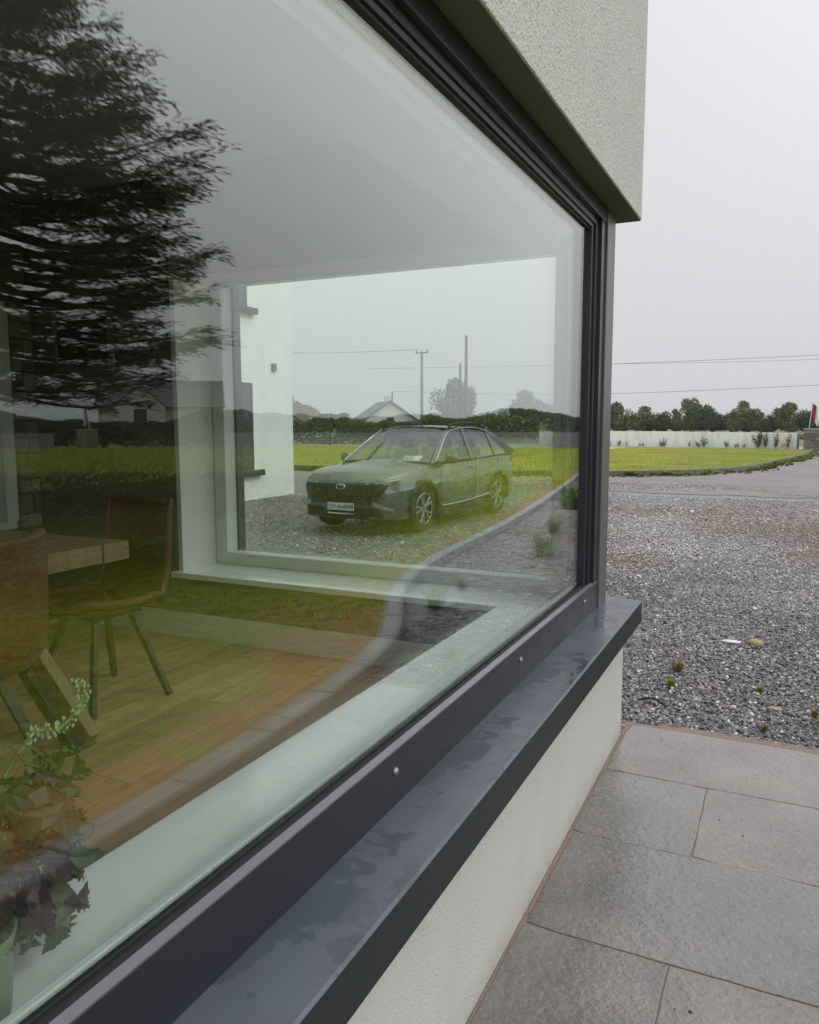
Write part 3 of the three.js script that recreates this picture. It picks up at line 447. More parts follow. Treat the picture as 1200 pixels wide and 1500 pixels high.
{ // weeds in the gravel and along the kerbs
  const kinds = [
    [tuftGeo(60, 0.10, 0.10, [[0.16, 0.22, 0.03], [0.22, 0.26, 0.05], [0.12, 0.18, 0.03]], 61, 0.005), 'green'],
    [tuftGeo(70, 0.11, 0.09, [[0.20, 0.13, 0.05], [0.26, 0.19, 0.07], [0.16, 0.17, 0.05]], 62, 0.004), 'rust brown'],
  ];
  const protos = kinds.map(([g, k]) => { const t = thing('weed', k + ' weed', 'weed'); mesh('foliage', g, M.leaf, t); return t; });
  const used = [false, false];
  const plant = (k, x, z, s, label, group, y = -0.022) => { let o; if (!used[k]) { used[k] = true; o = protos[k]; o.position.set(x, y, z); o.scale.setScalar(s); o.userData.label = label; } else o = copyOf(protos[k], [x, y, z], x * 37 + z * 11, label, s); if (group) o.userData.group = group; return o; };
  plant(1, 0.13, -5.07, 0.85, 'rust brown dry weed in the gravel just beyond the end of the outer window sill');
  plant(0, 0.13, -4.78, 0.6, 'small flat green weed in the gravel below the rust brown weed by the sill end');
  plant(0, 0.62, -4.9, 0.5, 'tiny green weed alone in the middle of the near gravel');
  plant(0, 0.98, -4.75, 0.9, 'bushy green weed in the gravel near the right edge of the picture');
  plant(1, 0.90, -4.6, 0.55, 'low rusty weed in the gravel beside the bushy green weed at the right edge');
  plant(0, 0.93, -4.5, 0.5, 'small pale weed below the bushy green weed at the right edge');
  plant(1, 0.66, -4.28, 0.4, 'tiny rusty weed in the gravel close to the end of the paving');
  plant(0, 1.66, -6.0, 1.9, 'broad green weed clump in the gravel, mirrored low in the glass by the inner sill');
  plant(1, 1.73, -6.8, 1.2, 'rusty weed clump by the kerb, mirrored low in the glass');
  plant(0, 1.55, -8.9, 3.0, 'large green weed clump in the gravel, mirrored above the inner sill corner');
  plant(0, 2.5, -14.0, 4.2, 'tall green weed patch beside the mirrored kerb near the corner post');
  plant(0, 2.9, -15.6, 3.6, 'second green weed patch farther along the mirrored kerb');
  plant(1, 1.98, -10.9, 2.2, 'rusty weed patch beside the tall green weeds at the mirrored kerb');
  const r = rng(66), m4 = new THREE.Matrix4(), q = new THREE.Quaternion(), e = new THREE.Euler();
  kinds.forEach(([g], k) => { const list = [];
    for (let i = 0; i < (k ? 260 : 900); i++) { const t = clamp(0.2 + 0.75 * r()), p = cL.getPointAt(t), d = cL.getTangentAt(t), c = N1.fbm(t * 3, 0.4, 16, 3); if (c < 0.38 || r() > c + 0.25) continue; const off = 0.10 + 0.75 * r() * r(), s = (0.6 + 1.5 * r() * r()) * (1.3 - off); list.push([p.x - d.z * off, p.z + d.x * off, s]); }
    const im = new THREE.InstancedMesh(g, M.leaf, list.length); im.name = numbered('weeds'); tag(im, (k ? 'rusty' : 'green') + ' weeds growing along the foot of the far lawn kerb', 'weeds', null, 'stuff');
    list.forEach(([x, z, s], i) => im.setMatrixAt(i, m4.compose(V(x, -0.022, z), q.setFromEuler(e.set(0, r() * 6, 0)), V(s * 1.3, s * 0.75, s * 1.3)))); im.castShadow = im.receiveShadow = true; scene.add(im); });
}
// ---------------------------------------------------------------- boundary walls, piers, flags
{
  const w = thing('boundary_wall', 'low pale rendered boundary wall behind the far lawn', 'wall');
  const seg = (ax, az, bx2, bz, h, th = 0.22) => { const g = box(-th / 2, th / 2, -0.2, h, 0, Math.hypot(bx2 - ax, bz - az)); return g.rotateY(Math.atan2(bx2 - ax, bz - az)).translate(ax, 0, az); };
  mesh('wall_face', [seg(1.25, -47.5, -1.1, -48.9, 0.90), seg(-1.1, -48.9, -5, -49.95, 0.92), seg(-5, -49.95, -14, -50.3, 0.95)], M.boundary, w);
  mesh('wall_coping', [seg(1.25, -47.5, -1.1, -48.9, 0.94, 0.26), seg(-1.1, -48.9, -5, -49.95, 0.96, 0.26), seg(-5, -49.95, -14, -50.3, 0.99, 0.26)].map((g) => g), M.boundary, w);
  const b = thing('boundary_wall', 'grey concrete block boundary wall along the road, mirrored across the window', 'wall');
  mesh('wall_face', [seg(9.4, -47.2, 16, -44.6, 0.95), seg(16, -44.6, 23.5, -41.4, 0.96), seg(23.5, -41.4, 30.5, -37.3, 0.97), seg(38, -32.4, 52, -24, 0.97)], M.block, b);
}
function gatePier(x, z, label, flagLabel) {
  const p = thing('gate_pier', label, 'gate pier', [x, 0, z]), r = rng(Math.round(x * 10 + 900)); 
  for (let i = 0; i < 6; i++) { const y = 0.02 + i * 0.185, a = i % 2 ? 0.12 : -0.1; for (const [s, e] of [[-0.42, a - 0.006], [a + 0.006, 0.42]]) mesh('stone', box(s, e, y, y + 0.178, -0.42 + 0.015 * r(), 0.42 - 0.015 * r(), 0.012), M.stone[Math.floor(r() * 3)], p); }
  mesh('core', box(-0.39, 0.39, -0.1, 1.13, -0.39, 0.39), M.mortar, p);
  mesh('cap', box(-0.47, 0.47, 1.135, 1.20, -0.47, 0.47, 0.01), M.concrete, p);
  const f = thing('flag', flagLabel, 'flag', [x - 0.2, 1.2, z]);
  mesh('flagpole', [tube([V(0, 0, 0), V(0.05, 0.6, 0), V(0.12, 1.35, 0)], 0.022, 6, 6)], M.pvc, f);
  const cloth = (u0, u1) => { const g = new THREE.PlaneGeometry(1, 1, 6, 8), q = g.attributes.position; for (let i = 0; i < q.count; i++) { const u = lerp(u0, u1, q.getX(i) + 0.5), v = q.getY(i) + 0.5; q.setXYZ(i, 0.13 + u * 0.34 - (1 - v) * 0.05, 0.55 + v * 0.8 - u * 0.45 * (1 - 0.3 * v), 0.05 * Math.sin(u * 9 + v * 2)); } g.computeVertexNormals(); return g; };
  const c1 = mesh('flag_cloth', cloth(0, 0.5), mat([0.30, 0.02, 0.05], 0.8), f), c2 = mesh('flag_cloth', cloth(0.5, 1), mat([0.7, 0.7, 0.7], 0.8), f);
  c1.userData.label = 'maroon half of the flag'; c2.userData.label = 'white half of the flag'; return p;
}
gatePier(1.95, -47.4, 'brown stone gate pier at the right end of the pale wall', 'maroon and white flag on the gate pier at the right edge');
gatePier(36.3, -33.4, 'dark stone gate pier mirrored at the far left of the glass', 'maroon and white flag on the gate pier mirrored at far left');
{ // young shrubs planted along the wall
  const r = rng(88), kinds = [0, 1, 2].map((k) => { const t = thing('shrub', 'young leafy shrub planted along the foot of the pale boundary wall', 'shrub', [0, 0, 0], 0, 'young shrubs along the pale boundary wall');
    const h = [0.75, 0.6, 0.9][k], st = [], tips = []; for (let i = 0; i < 6; i++) { const a = r() * 6.3, e = V(Math.cos(a) * 0.18 * (0.4 + r()), h * (0.6 + 0.4 * r()), Math.sin(a) * 0.18 * (0.4 + r())); st.push(taper([V(0, 0, 0), V(e.x * 0.35, e.y * 0.5, e.z * 0.35), e], 0.012, 0.004, 5, 5)); tips.push(e); }
    mesh('stem', st, M.bark, t);
    mesh('foliage', leafCloud(170, (q) => { const e = tips[Math.floor(q() * 6)], f = 0.3 + 0.75 * q(); return [e.x * f + (q() - 0.5) * 0.12, e.y * f + (q() - 0.5) * 0.1, e.z * f + (q() - 0.5) * 0.12]; }, 0.085, GREENS, 90 + k), M.leaf, t); return t; });
  let i = 0; const first = [true, true, true];
  const line = [[1.0, -47.2], [-1.1, -48.5], [-5, -49.55], [-13, -49.9]], at = (t) => { const L = [0, 2.47, 6.5, 14.5], d = t * 14.5; let k = 0; while (k < 2 && d > L[k + 1]) k++; const f = (d - L[k]) / (L[k + 1] - L[k]); return [lerp(line[k][0], line[k + 1][0], f), lerp(line[k][1], line[k + 1][1], f)]; };
  for (let n = 0; n < 26; n++) { const [x, z] = at(clamp((n - 0.5 + 2.0 * r()) / 26, 0.005, 0.99)), k = Math.floor(r() * 3), s = (n < 4 ? 0.95 : 0.35) + 0.75 * r() * r(); if (first[k]) { first[k] = false; kinds[k].position.set(x, 0.04, z); kinds[k].scale.setScalar(s); } else copyOf(kinds[k], [x, 0.04, z], r() * 6, null, s); }
}
{ // small wooden chair-like planter by the wall
  const p = thing('wooden_stake_sign', 'small pale wooden A frame standing among the shrubs at the wall end', 'wooden frame', [0.55, 0.05, -46.9]);
  mesh('leg', bar(V(-0.16, 0, 0), V(-0.03, 0.42, 0), 0.05, 0.05, V(0, 0, 1)), mat([0.42, 0.24, 0.12], 0.8), p); mesh('leg', bar(V(0.16, 0, 0), V(0.03, 0.42, 0), 0.05, 0.05, V(0, 0, 1)), mat([0.42, 0.24, 0.12], 0.8), p);
  mesh('board', box(-0.11, 0.11, 0.12, 0.30, -0.02, 0.02), mat([0.42, 0.24, 0.12], 0.8), p);
}
{ // field wall of loose stones beyond the boundary
  const w = thing('field_wall', 'far low dry stone wall running below the distant trees', 'stone wall'), r = rng(12), list = [];
  for (let i = 0; i < 260; i++) { const x = lerp(-40, 14, i / 260), g = new THREE.IcosahedronGeometry(0.35 + 0.3 * r(), 0); g.scale(1, 0.6, 0.8).rotateY(r() * 6).translate(x, 0.1 + 0.35 * r(), -82 + r() * 0.8); list.push(g); }
  const o = mesh('stone', list, M.stone[0], w); o.name = 'loose_stones'; o.userData = { kind: 'stuff' };
}
// ---------------------------------------------------------------- far trees and hedges
{
  const label = (w) => w;
  const protos = [makeTree('tree', '', 'tree', 201, 3.2, 4.6, 0.7, 5200, 0.34, GREENS), makeTree('tree', '', 'tree', 214, 2.6, 4.8, 0.6, 5000, 0.32, [[0.16, 0.17, 0.045], [0.13, 0.15, 0.04], [0.19, 0.19, 0.06], [0.10, 0.13, 0.035]]), makeTree('tree', '', 'tree', 227, 3.0, 3.6, 0.5, 5000, 0.32, DARKS.concat(GREENS.slice(0, 1)))];
  const used = [0, 0, 0];
  const put = (k, x, z, s, sy, lab, group) => { let o; if (!used[k]) { used[k] = 1; o = protos[k]; o.position.set(x, -0.1, z); o.scale.set(s, sy, s); o.userData.label = lab; } else o = copyOf(protos[k], [x, -0.1, z], x * 3 + z, lab, [s, sy, s]); o.userData.group = group; };
  const G = 'trees along the far field edge', R = (x, h, k, w, lab, z = -110) => put(k, x, z, w, h / 5, lab, G);
  R(-20.6, 4.2, 0, 0.8, 'leftmost far tree, half hidden behind the corner post');
  R(-17.6, 3.6, 1, 0.95, 'light green round tree just right of the corner post');
  R(-14.7, 3.5, 2, 0.7, 'dark rounded tree second from the corner post');
  R(-12.9, 3.2, 1, 0.5, 'small dark tree left of the tallest far pair');
  R(-10.9, 4.6, 0, 0.62, 'tallest left tree of the far pair above the pale wall');
  R(-8.6, 4.5, 2, 0.66, 'tallest right tree of the far pair above the pale wall');
  R(-5.2, 4.1, 1, 0.8, 'broad spiky topped tree right of the far pair');
  R(-3.0, 3.2, 0, 0.5, 'small rounded tree in the dip of the far tree row');
  R(-1.5, 2.9, 2, 0.5, 'small dark tree beside the dip of the far tree row');
  R(0.9, 3.9, 0, 0.78, 'wide round topped tree near the right end of the far row');
  R(3.6, 3.6, 2, 0.75, 'dark tree behind the flag at the right edge');
  const r = rng(300);
  for (let i = 0; i < 10; i++) put(2, -21 + i * 2.7 + r(), -113, 0.6, (1.9 + r() * 0.8) / 5, 'low dark bush filling the foot of the far tree row', 'low bushes under the far tree row');
  // trees and bushes seen through both windows, beyond the far lawn
  const G2 = 'trees seen through both windows beyond the yard';
  const T = [[-29.0, -92, 3.9, 0, 0.9, 'rounded tree right of the two dark poles, seen through the glass'], [-33.5, -96, 3.2, 2, 1.0, 'bushy tree between the utility pole and the two dark poles'], [-26.5, -78, 2.2, 1, 0.6, 'small round bush under the trees right of the dark poles'], [-38.5, -88, 3.0, 2, 0.8, 'dark pointed bush left of the two dark poles, above the car roof'], [-23.5, -98, 3.3, 2, 1.3, 'broad dark tree mass at right behind the glass'], [-20.8, -90, 2.0, 1, 0.7, 'low green bush close to the corner post behind the glass'], [-25.2, -105, 3.6, 0, 0.9, 'pale green tree behind the broad dark tree mass'], [-43, -75, 2.6, 1, 0.7, 'green bush right of the pale gabled house']];
  for (const [x, z, h, k, w, lab] of T) put(k, x, z, w, h / 5, lab, G2);
  const G3 = 'hazy distant trees behind the glass';
  for (const [x, z, h, k, w, lab] of [[-78, -190, 12.5, 0, 2.2, 'tall hazy distant tree just left of the two dark poles'], [-60, -200, 9.5, 1, 2.6, 'hazy distant trees right of the two dark poles'], [-50, -205, 8.5, 2, 2.8, 'faint distant trees nearest the corner post'], [-150, -200, 12, 0, 2.6, 'hazy distant trees above the dark roofed house'], [-128, -190, 9.5, 1, 2.6, 'hazy distant trees between the dark roof and the pale gable']]) put(k, x, z, w, h / 5, lab, G3);
}
function hedge(label, pts, h, d, n, size, colors, seed) {
  const t = thing('hedge', label, 'hedge'), c = curve(pts), nz = tileNoise(seed);
  mesh('foliage', leafCloud(n, (r) => { const u = r(), p = c.getPointAt(u), tt = c.getTangentAt(u), top = h * (0.5 + 0.95 * nz.fbm(u, 0.3, 14, 4)), side = (r() - 0.5) * d; return [p.x - tt.z * side, Math.pow(r(), 0.6) * top, p.z + tt.x * side]; }, size, colors, seed), M.leaf, t);
  mesh('stem', [box(-0.02, 0.02, 0, h * 0.6, -0.02, 0.02).translate(pts[0][0], 0, pts[0][1])], M.bark, t); return t;
}
hedge('dense green hedge behind the wire fence at left, seen through both windows', [[-52, -58], [-44, -60], [-36, -63], [-28, -66], [-20, -70]], 2.0, 2.0, 30000, 0.24, GREENS, 401);
hedge('tall dark hedge behind the grey block wall, mirrored across the window', [[8, -53], [16, -50], [26, -45.5], [33, -41], [42, -36], [56, -28]], 2.1, 2.4, 60000, 0.22, DARKS.concat(GREENS.slice(0, 1)), 402);
{ // planted bed and wire fence at the back left of the far lawn
  const f = thing('wire_fence', 'wire fence on dark posts behind the far lawn at left', 'fence');
  for (let i = 0; i < 9; i++) { const x = -42 + i * 2.9, z = -44.6 - i * 0.25; mesh('fence_post', [tube([V(x, -0.1, z), V(x, 0.6, z), V(x, 1.15, z)], 0.05, 3, 6)], M.pole, f); }
  for (const y of [0.4, 0.75, 1.08]) mesh('fence_wire', [tube([V(-42, y, -44.6), V(-30, y - 0.02, -45.65), V(-18.8, y, -46.6)], 0.008, 20, 4)], M.wire, f);
  const b = leafCloud(5200, (r) => { const x = lerp(-42, -18, r()), h = 0.25 + 0.5 * N1.fbm(x / 24 + 3, 0.5, 24, 2); return [x, h * r(), -46.2 - (x + 42) * 0.085 + (r() - 0.5) * 1.6]; }, 0.14, [[0.12, 0.14, 0.06], [0.10, 0.13, 0.04], [0.16, 0.15, 0.09], [0.14, 0.10, 0.07]], 420);
  tag(mesh('planted_bed', b, M.leaf), 'mixed low planting behind the wire fence', 'plants', null, 'stuff');
  hedge('low rusty bush beside the mirrored gate pier at far left', [[31.5, -37.6], [33, -36.4], [34.6, -35.2]], 1.1, 1.0, 1400, 0.12, [[0.17, 0.085, 0.03], [0.13, 0.08, 0.03], [0.06, 0.06, 0.02]], 421);
}
// ---------------------------------------------------------------- poles and wires
{
  const p1 = thing('timber_pole', 'taller of the two dark timber poles standing behind the parked car', 'pole', [-13.2, 0, -35]); mesh('pole_shaft', [taper([V(0, -0.2, 0), V(0, 2.8, 0), V(0, 5.65, 0)], 0.085, 0.07, 4, 10)], M.pole, p1);
  const p2 = thing('timber_pole', 'shorter of the two dark timber poles standing behind the parked car', 'pole', [-17.55, 0, -45]); mesh('pole_shaft', [taper([V(0, -0.2, 0), V(0, 2.5, 0), V(0, 5.15, 0)], 0.085, 0.07, 4, 10)], M.pole, p2);
  const u = thing('utility_pole', 'grey utility pole with a T shaped crossarm beyond the hedge', 'utility pole', [-41, 0, -90]);
  mesh('pole_shaft', [taper([V(0, -0.2, 0), V(0, 5, 0), V(0, 10.4, 0)], 0.20, 0.15, 4, 10)], M.poleGrey, u);
  mesh('crossarm', box(-0.85, 0.85, 10.15, 10.32, -0.09, 0.09), M.poleGrey, u); for (const x of [-0.75, 0.75]) mesh('insulator', [new THREE.CylinderGeometry(0.07, 0.1, 0.35, 8).translate(x, 10.5, 0)], M.poleGrey, u);
  const s = thing('utility_pole', 'short thin grey pole just above the hedge left of the T shaped pole', 'utility pole', [-55.4, 0, -110]); mesh('pole_shaft', [taper([V(0, -0.2, 0), V(0, 3, 0), V(0, 6.4, 0)], 0.15, 0.12, 4, 8)], M.poleGrey, s);
  const s2 = thing('utility_pole', 'thinnest pole standing beside the short grey pole', 'utility pole', [-57.6, 0, -112]); mesh('pole_shaft', [taper([V(0, -0.2, 0), V(0, 3, 0), V(0, 5.2, 0)], 0.09, 0.08, 4, 8)], M.poleGrey, s2);
  const wire = (label, a, b, sag, r = 0.02) => { const m = a.clone().add(b).multiplyScalar(0.5); m.y -= sag; tag(mesh('overhead_wire', tube([a, m, b], r, 40, 5), M.wire), label, 'wire'); };
  wire('overhead wire running left from the T shaped pole to the house wing', V(-41, 10.6, -90), V(-95, 15.5, -120), 0.6, 0.03);
  wire('upper of the two close overhead wires crossing the sky behind the post', V(-52, 8.9, -95), V(14, 8.75, -95), 0.4, 0.022);
  wire('lower of the two close overhead wires crossing the sky right of the post', V(-20, 8.45, -95), V(14, 8.2, -95), 0.15, 0.016);
  wire('long low overhead wire from the short pole to the right edge', V(-55.4, 6.4, -110), V(8, 5.6, -96), 0.8, 0.024);
}
// ---------------------------------------------------------------- distant houses
{
  const gable = (name, label, x, z, w, d, wallH, roofH, turn, roofM) => {
    const h = thing(name, label, 'house', [x, 0, z], turn);
    const s = new THREE.Shape([[-d / 2, 0], [d / 2, 0], [d / 2, wallH], [0, wallH + roofH], [-d / 2, wallH]].map((q) => new THREE.Vector2(...q)));
    mesh('wall', uvBox(new THREE.ExtrudeGeometry(s, { depth: w, bevelEnabled: false }).translate(0, 0, -w / 2)), M.housePaint, h);
    const L = Math.hypot(d / 2 + 0.4, roofH * (1 + 0.8 / d)), a = Math.atan2(roofH, d / 2);
    const roof = [-1, 1].map((k) => uvBox(new THREE.BoxGeometry(L, 0.16, w + 0.6).rotateZ(-k * a).translate(k * (d / 4 + 0.2), wallH + roofH / 2 + 0.02, 0)));
    const rf = mesh('roof', roof, roofM, h); mesh('chimney', box(-0.4, 0.4, wallH + roofH - 0.4, wallH + roofH + 0.9, w * 0.28, w * 0.28 + 0.7), M.housePaint, rf);
    for (const k of [-0.28, 0.05, 0.3]) { const wd = new THREE.Group(); wd.name = 'window'; let i = 0; while (h.children.some((c) => c.name === wd.name)) wd.name = 'window_' + String(++i).padStart(3, '0'); h.add(wd); mesh('frame', box(d / 2 - 0.02, d / 2 + 0.04, 0.9, 2.1, k * w - 0.6, k * w + 0.6), M.pvc, wd); mesh('pane', box(d / 2 + 0.04, d / 2 + 0.05, 1.0, 2.0, k * w - 0.5, k * w + 0.5), M.dark, wd); }
    for (const yy of [1.0]) { const wd = new THREE.Group(); wd.name = 'gable_window'; h.add(wd); mesh('frame', box(-0.6, 0.6, yy, yy + 1.3, w / 2, w / 2 + 0.05), M.pvc, wd); mesh('pane', box(-0.5, 0.5, yy + 0.1, yy + 1.2, w / 2 + 0.05, w / 2 + 0.06), M.dark, wd); }
    return h;
  };
  gable('distant_house', 'pale gabled bungalow beyond the hedge left of the car roof', -47.5, -92, 9, 6.2, 2.0, 2.1, Math.PI / 2 - 0.9, M.roofSlate);
  gable('distant_house', 'dark brown roofed house beside the white house wing edge', -48.5, -72, 9, 7, 1.4, 2.0, 0.2, M.roofBrown);
  // the neighbour's house mirrored in the glass: a long roof with a front gable
  const nb = gable('distant_house', 'grey neighbouring house with two gables, mirrored behind the conifer branches', 57.3, -62, 11.8, 7, 3.2, 2.5, 0.838, M.roofSlate);
  const s = new THREE.Shape([[-2.3, 0], [2.3, 0], [2.3, 3.2], [0, 5.15], [-2.3, 3.2]].map((q) => new THREE.Vector2(...q)));
  mesh('front_gable', uvBox(new THREE.ExtrudeGeometry(s, { depth: 3.5, bevelEnabled: false }).rotateY(-Math.PI / 2).translate(-2.0, 0, 1.9)), M.housePaint, nb);
  const a = Math.atan2(1.95, 2.3); mesh('gable_roof', [-1, 1].map((k) => uvBox(new THREE.BoxGeometry(3.9, 0.14, 3.3).rotateX(k * a).translate(-3.7, 4.17 + 0.02, 1.9 + k * 1.2))), M.roofSlate, nb);
  const wd = new THREE.Group(); wd.name = 'gable_window_front'; nb.add(wd); mesh('frame', box(-5.56, -5.5, 1.5, 3.0, 1.2, 2.6), M.pvc, wd); mesh('pane', box(-5.57, -5.56, 1.6, 2.9, 1.3, 2.5), M.dark, wd);
}
// ---------------------------------------------------------------- the big conifer on the right lawn, seen only as a reflection
{
  const t = thing('conifer', 'big dark drooping conifer on the lawn, mirrored over the left of the window', 'tree', [12.4, 0.05, -9.4]), r = rng(500);
  const prof = (y) => y < 2.2 ? 2.9 : y < 3.4 ? lerp(2.9, 4.3, (y - 2.2) / 1.2) : y < 6 ? lerp(4.3, 4.0, (y - 3.4) / 2.6) : y < 8 ? lerp(4.0, 3.0, (y - 6) / 2) : y < 10.5 ? lerp(3.0, 1.35, (y - 8) / 2.5) : lerp(1.35, 0.1, (y - 10.5) / 2);
  const limbs = [taper([V(0, -0.2, 0), V(0.05, 4, 0), V(0, 12.3, 0)], 0.32, 0.03, 12, 10)], sprays = [];
  const NL = 430;
  for (let i = 0; i < NL; i++) {
    const y = 2.2 + 10.1 * Math.pow(i / NL, 0.95), a = i * 2.39996 + r() * 0.6, out = i % 7 === 0, L = prof(y) * (out ? 1.02 + 0.22 * r() : 0.55 + 0.5 * Math.sqrt(r())), dr = 0.02 + 0.24 * r();
    const e = V(Math.cos(a) * L * 0.95, y - L * (dr - 0.10), Math.sin(a) * L * 0.95), m = V(Math.cos(a + 0.06) * L * 0.58, y - L * (0.03 + 0.6 * dr), Math.sin(a + 0.06) * L * 0.58), b = V(0, y - 0.2, 0);
    const c = new THREE.CatmullRomCurve3([b, m, e]); limbs.push(taper([b, m, e], 0.03 + 0.007 * L, 0.006, 6, 5));
    const n = Math.ceil(L * (out ? 4 : y > 5 ? 9 : 6.5));
    for (let k = 0; k < n; k++) { // side branches, each carrying its own little sprays
      const u = 0.12 + 0.9 * Math.sqrt((k + r()) / n), p = c.getPoint(Math.min(1, u)), side = (k % 2 ? 1 : -1) * (0.35 + 0.7 * r()), ang = a + side * (1 - 0.5 * u), l = (0.40 + 0.65 * r()) * (1.25 - 0.55 * u), d = V(Math.cos(ang), -0.10 + 0.55 * r(), Math.sin(ang));
      const q = 4; for (let j = 0; j < q; j++) { const f = (j + 0.6) / q, s2 = (j % 2 ? 1 : -1), a2 = ang + s2 * (0.5 + 0.5 * r()); sprays.push([V(p.x + d.x * l * f, p.y + d.y * l * f - 0.1 * f * f, p.z + d.z * l * f), V(Math.cos(a2), d.y + 0.15 * (r() - 0.5), Math.sin(a2)), l * (0.28 + 0.25 * r()) * (1.1 - 0.4 * f)]); }
      sprays.push([V(p.x + d.x * l * 0.6, p.y + d.y * l * 0.6, p.z + d.z * l * 0.6), d, l * 0.55]);
    }
  }
  mesh('trunk', limbs, M.bark, t);
  const per = 8, n = sprays.length * per;
  mesh('crown', leafCloud(n, (q, i) => { const [p, d, l] = sprays[Math.floor(i / per)], f = ((i % per) + q()) / per, s = i % 2 ? -1 : 1; return [p.x + d.x * l * f + (q() - 0.5) * 0.03, p.y + d.y * l * f - f * f * 0.05 + (q() - 0.5) * 0.03, p.z + d.z * l * f + (q() - 0.5) * 0.03, 1, [d.x * 0.7 - d.z * 0.8 * s, d.y - 0.15, d.z * 0.7 + d.x * 0.8 * s], 0.2]; }, 0.10, [[0.030, 0.040, 0.014], [0.040, 0.052, 0.016], [0.022, 0.030, 0.012], [0.058, 0.064, 0.018]], 501), M.leaf, t);
}
// ---------------------------------------------------------------- the parked car
{
  const car = thing('parked_car', 'grey five door SUV parked on the gravel, seen through both windows', 'car', [-4.74, -0.01, -11.57], -0.07); car.scale.set(0.94, 0.94, 0.985);
  const paint = new THREE.MeshPhysicalMaterial({ color: rgb(0.17, 0.185, 0.185), metalness: 0.75, roughness: 0.35, clearcoat: 1, clearcoatRoughness: 0.04 });
  const black = mat([0.015, 0.015, 0.016], 0.4), trim = mat([0.025, 0.025, 0.026], 0.6), chrome = mat([0.75, 0.75, 0.76], 0.16, { metalness: 1 }), rubber = mat([0.018, 0.018, 0.018], 0.8), lens = mat([0.6, 0.62, 0.62], 0.12, { clearcoat: 1 }), seatM = mat([0.04, 0.04, 0.042], 0.8);
  const S = [ // z, half width, bottom, shoulder height, crown
    [2.25, 0.42, 0.36, 0.72, 0.01], [2.225, 0.58, 0.30, 0.80, 0.015], [2.15, 0.72, 0.25, 0.865, 0.025], [2.0, 0.83, 0.22, 0.92, 0.035], [1.8, 0.895, 0.21, 0.955, 0.045], [1.6, 0.92, 0.21, 0.975, 0.045], [1.3, 0.928, 0.21, 1.0, 0.05], [0.95, 0.93, 0.21, 1.035, 0.05], [0.5, 0.925, 0.21, 1.045, 0.03], [-0.4, 0.922, 0.21, 1.06, 0.02], [-1.2, 0.928, 0.21, 1.085, 0.02], [-1.7, 0.93, 0.22, 1.10, 0.02], [-2.0, 0.90, 0.25, 1.11, 0.02], [-2.16, 0.85, 0.32, 1.08, 0.02], [-2.235, 0.76, 0.42, 0.98, 0.01]];
  const half = [[0, 0], [0.82, 0], [0.95, 0.05], [0.985, 0.2], [0.99, 0.46], [1.0, 0.64], [0.975, 0.7], [0.965, 0.88], [0.93, 0.965], [0.85, 1.0], [0.45, 1.0, 0.75], [0, 1.0, 1]];
  const ring = (s) => { const [z, w, yb, ys, c] = s, f = (q, sg) => V(sg * q[0] * w, yb + q[1] * (ys - yb) + (q[2] || 0) * c, z); const a = half.map((q) => f(q, 1)), b = half.slice(1, -1).reverse().map((q) => f(q, -1)); return [...a, ...b]; };
  const rings = S.map(ring), nR = rings[0].length, P = [];
  const tri = (a, b, c) => P.push(...a.toArray(), ...b.toArray(), ...c.toArray());
  for (let i = 0; i < rings.length - 1; i++) for (let j = 0; j < nR; j++) { const k = (j + 1) % nR, a = rings[i][j], b = rings[i][k], c = rings[i + 1][j], d = rings[i + 1][k]; tri(a, b, c); tri(b, d, c); }
  for (const [i, fl] of [[0, 1], [rings.length - 1, 0]]) { const c = rings[i].reduce((s, q) => s.add(q), V(0, 0, 0)).divideScalar(nR); for (let j = 0; j < nR; j++) { const a = rings[i][j], b = rings[i][(j + 1) % nR]; fl ? tri(c, b, a) : tri(c, a, b); } }
  let body = new THREE.BufferGeometry(); body.setAttribute('position', new THREE.Float32BufferAttribute(P, 3)); body.computeVertexNormals(); body.setAttribute('uv', new THREE.BufferAttribute(new Float32Array(P.length / 3 * 2), 2));
  const ev = new Evaluator(); ev.attributes = ['position', 'normal', 'uv']; ev.useGroups = false;
  { // make sure the shell faces outwards, then cut the wheel arches
    const nrm = body.attributes.normal, pos = body.attributes.position; let s = 0; for (let i = 0; i < pos.count; i++) s += nrm.getX(i) * pos.getX(i) + nrm.getY(i) * (pos.getY(i) - 0.6); if (s < 0) { for (let i = 0; i < P.length; i += 9) for (let k = 0; k < 3; k++) { const t = P[i + 3 + k]; P[i + 3 + k] = P[i + 6 + k]; P[i + 6 + k] = t; } body.setAttribute('position', new THREE.Float32BufferAttribute(P, 3)); body.computeVertexNormals(); }
    let A = new Brush(body); A.updateMatrixWorld();
    for (const z of [1.345, -1.345]) { const B = new Brush(new THREE.CylinderGeometry(0.40, 0.40, 2.2, 40).rotateZ(Math.PI / 2).translate(0, 0.37, z)); B.updateMatrixWorld(); A = ev.evaluate(A, B, SUBTRACTION); A.updateMatrixWorld(); }
    body = BGU.toCreasedNormals(flat(A.geometry), 0.5);
  }
  mesh('body', body, paint, car);
  mesh('wheel_well', [box(-0.8, 0.8, 0.25, 0.75, 0.9, 1.75), box(-0.8, 0.8, 0.25, 0.75, -1.75, -0.9)].map((g) => g.scale(0.98, 1, 1)), black, car).visible = true;
  // dark lower cladding and arch lips
  mesh('cladding', [...[1, -1].map((s) => box(s > 0 ? 0.88 : -0.94, s > 0 ? 0.94 : -0.88, 0.19, 0.33, -0.92, 0.92, 0.015))], trim, car);
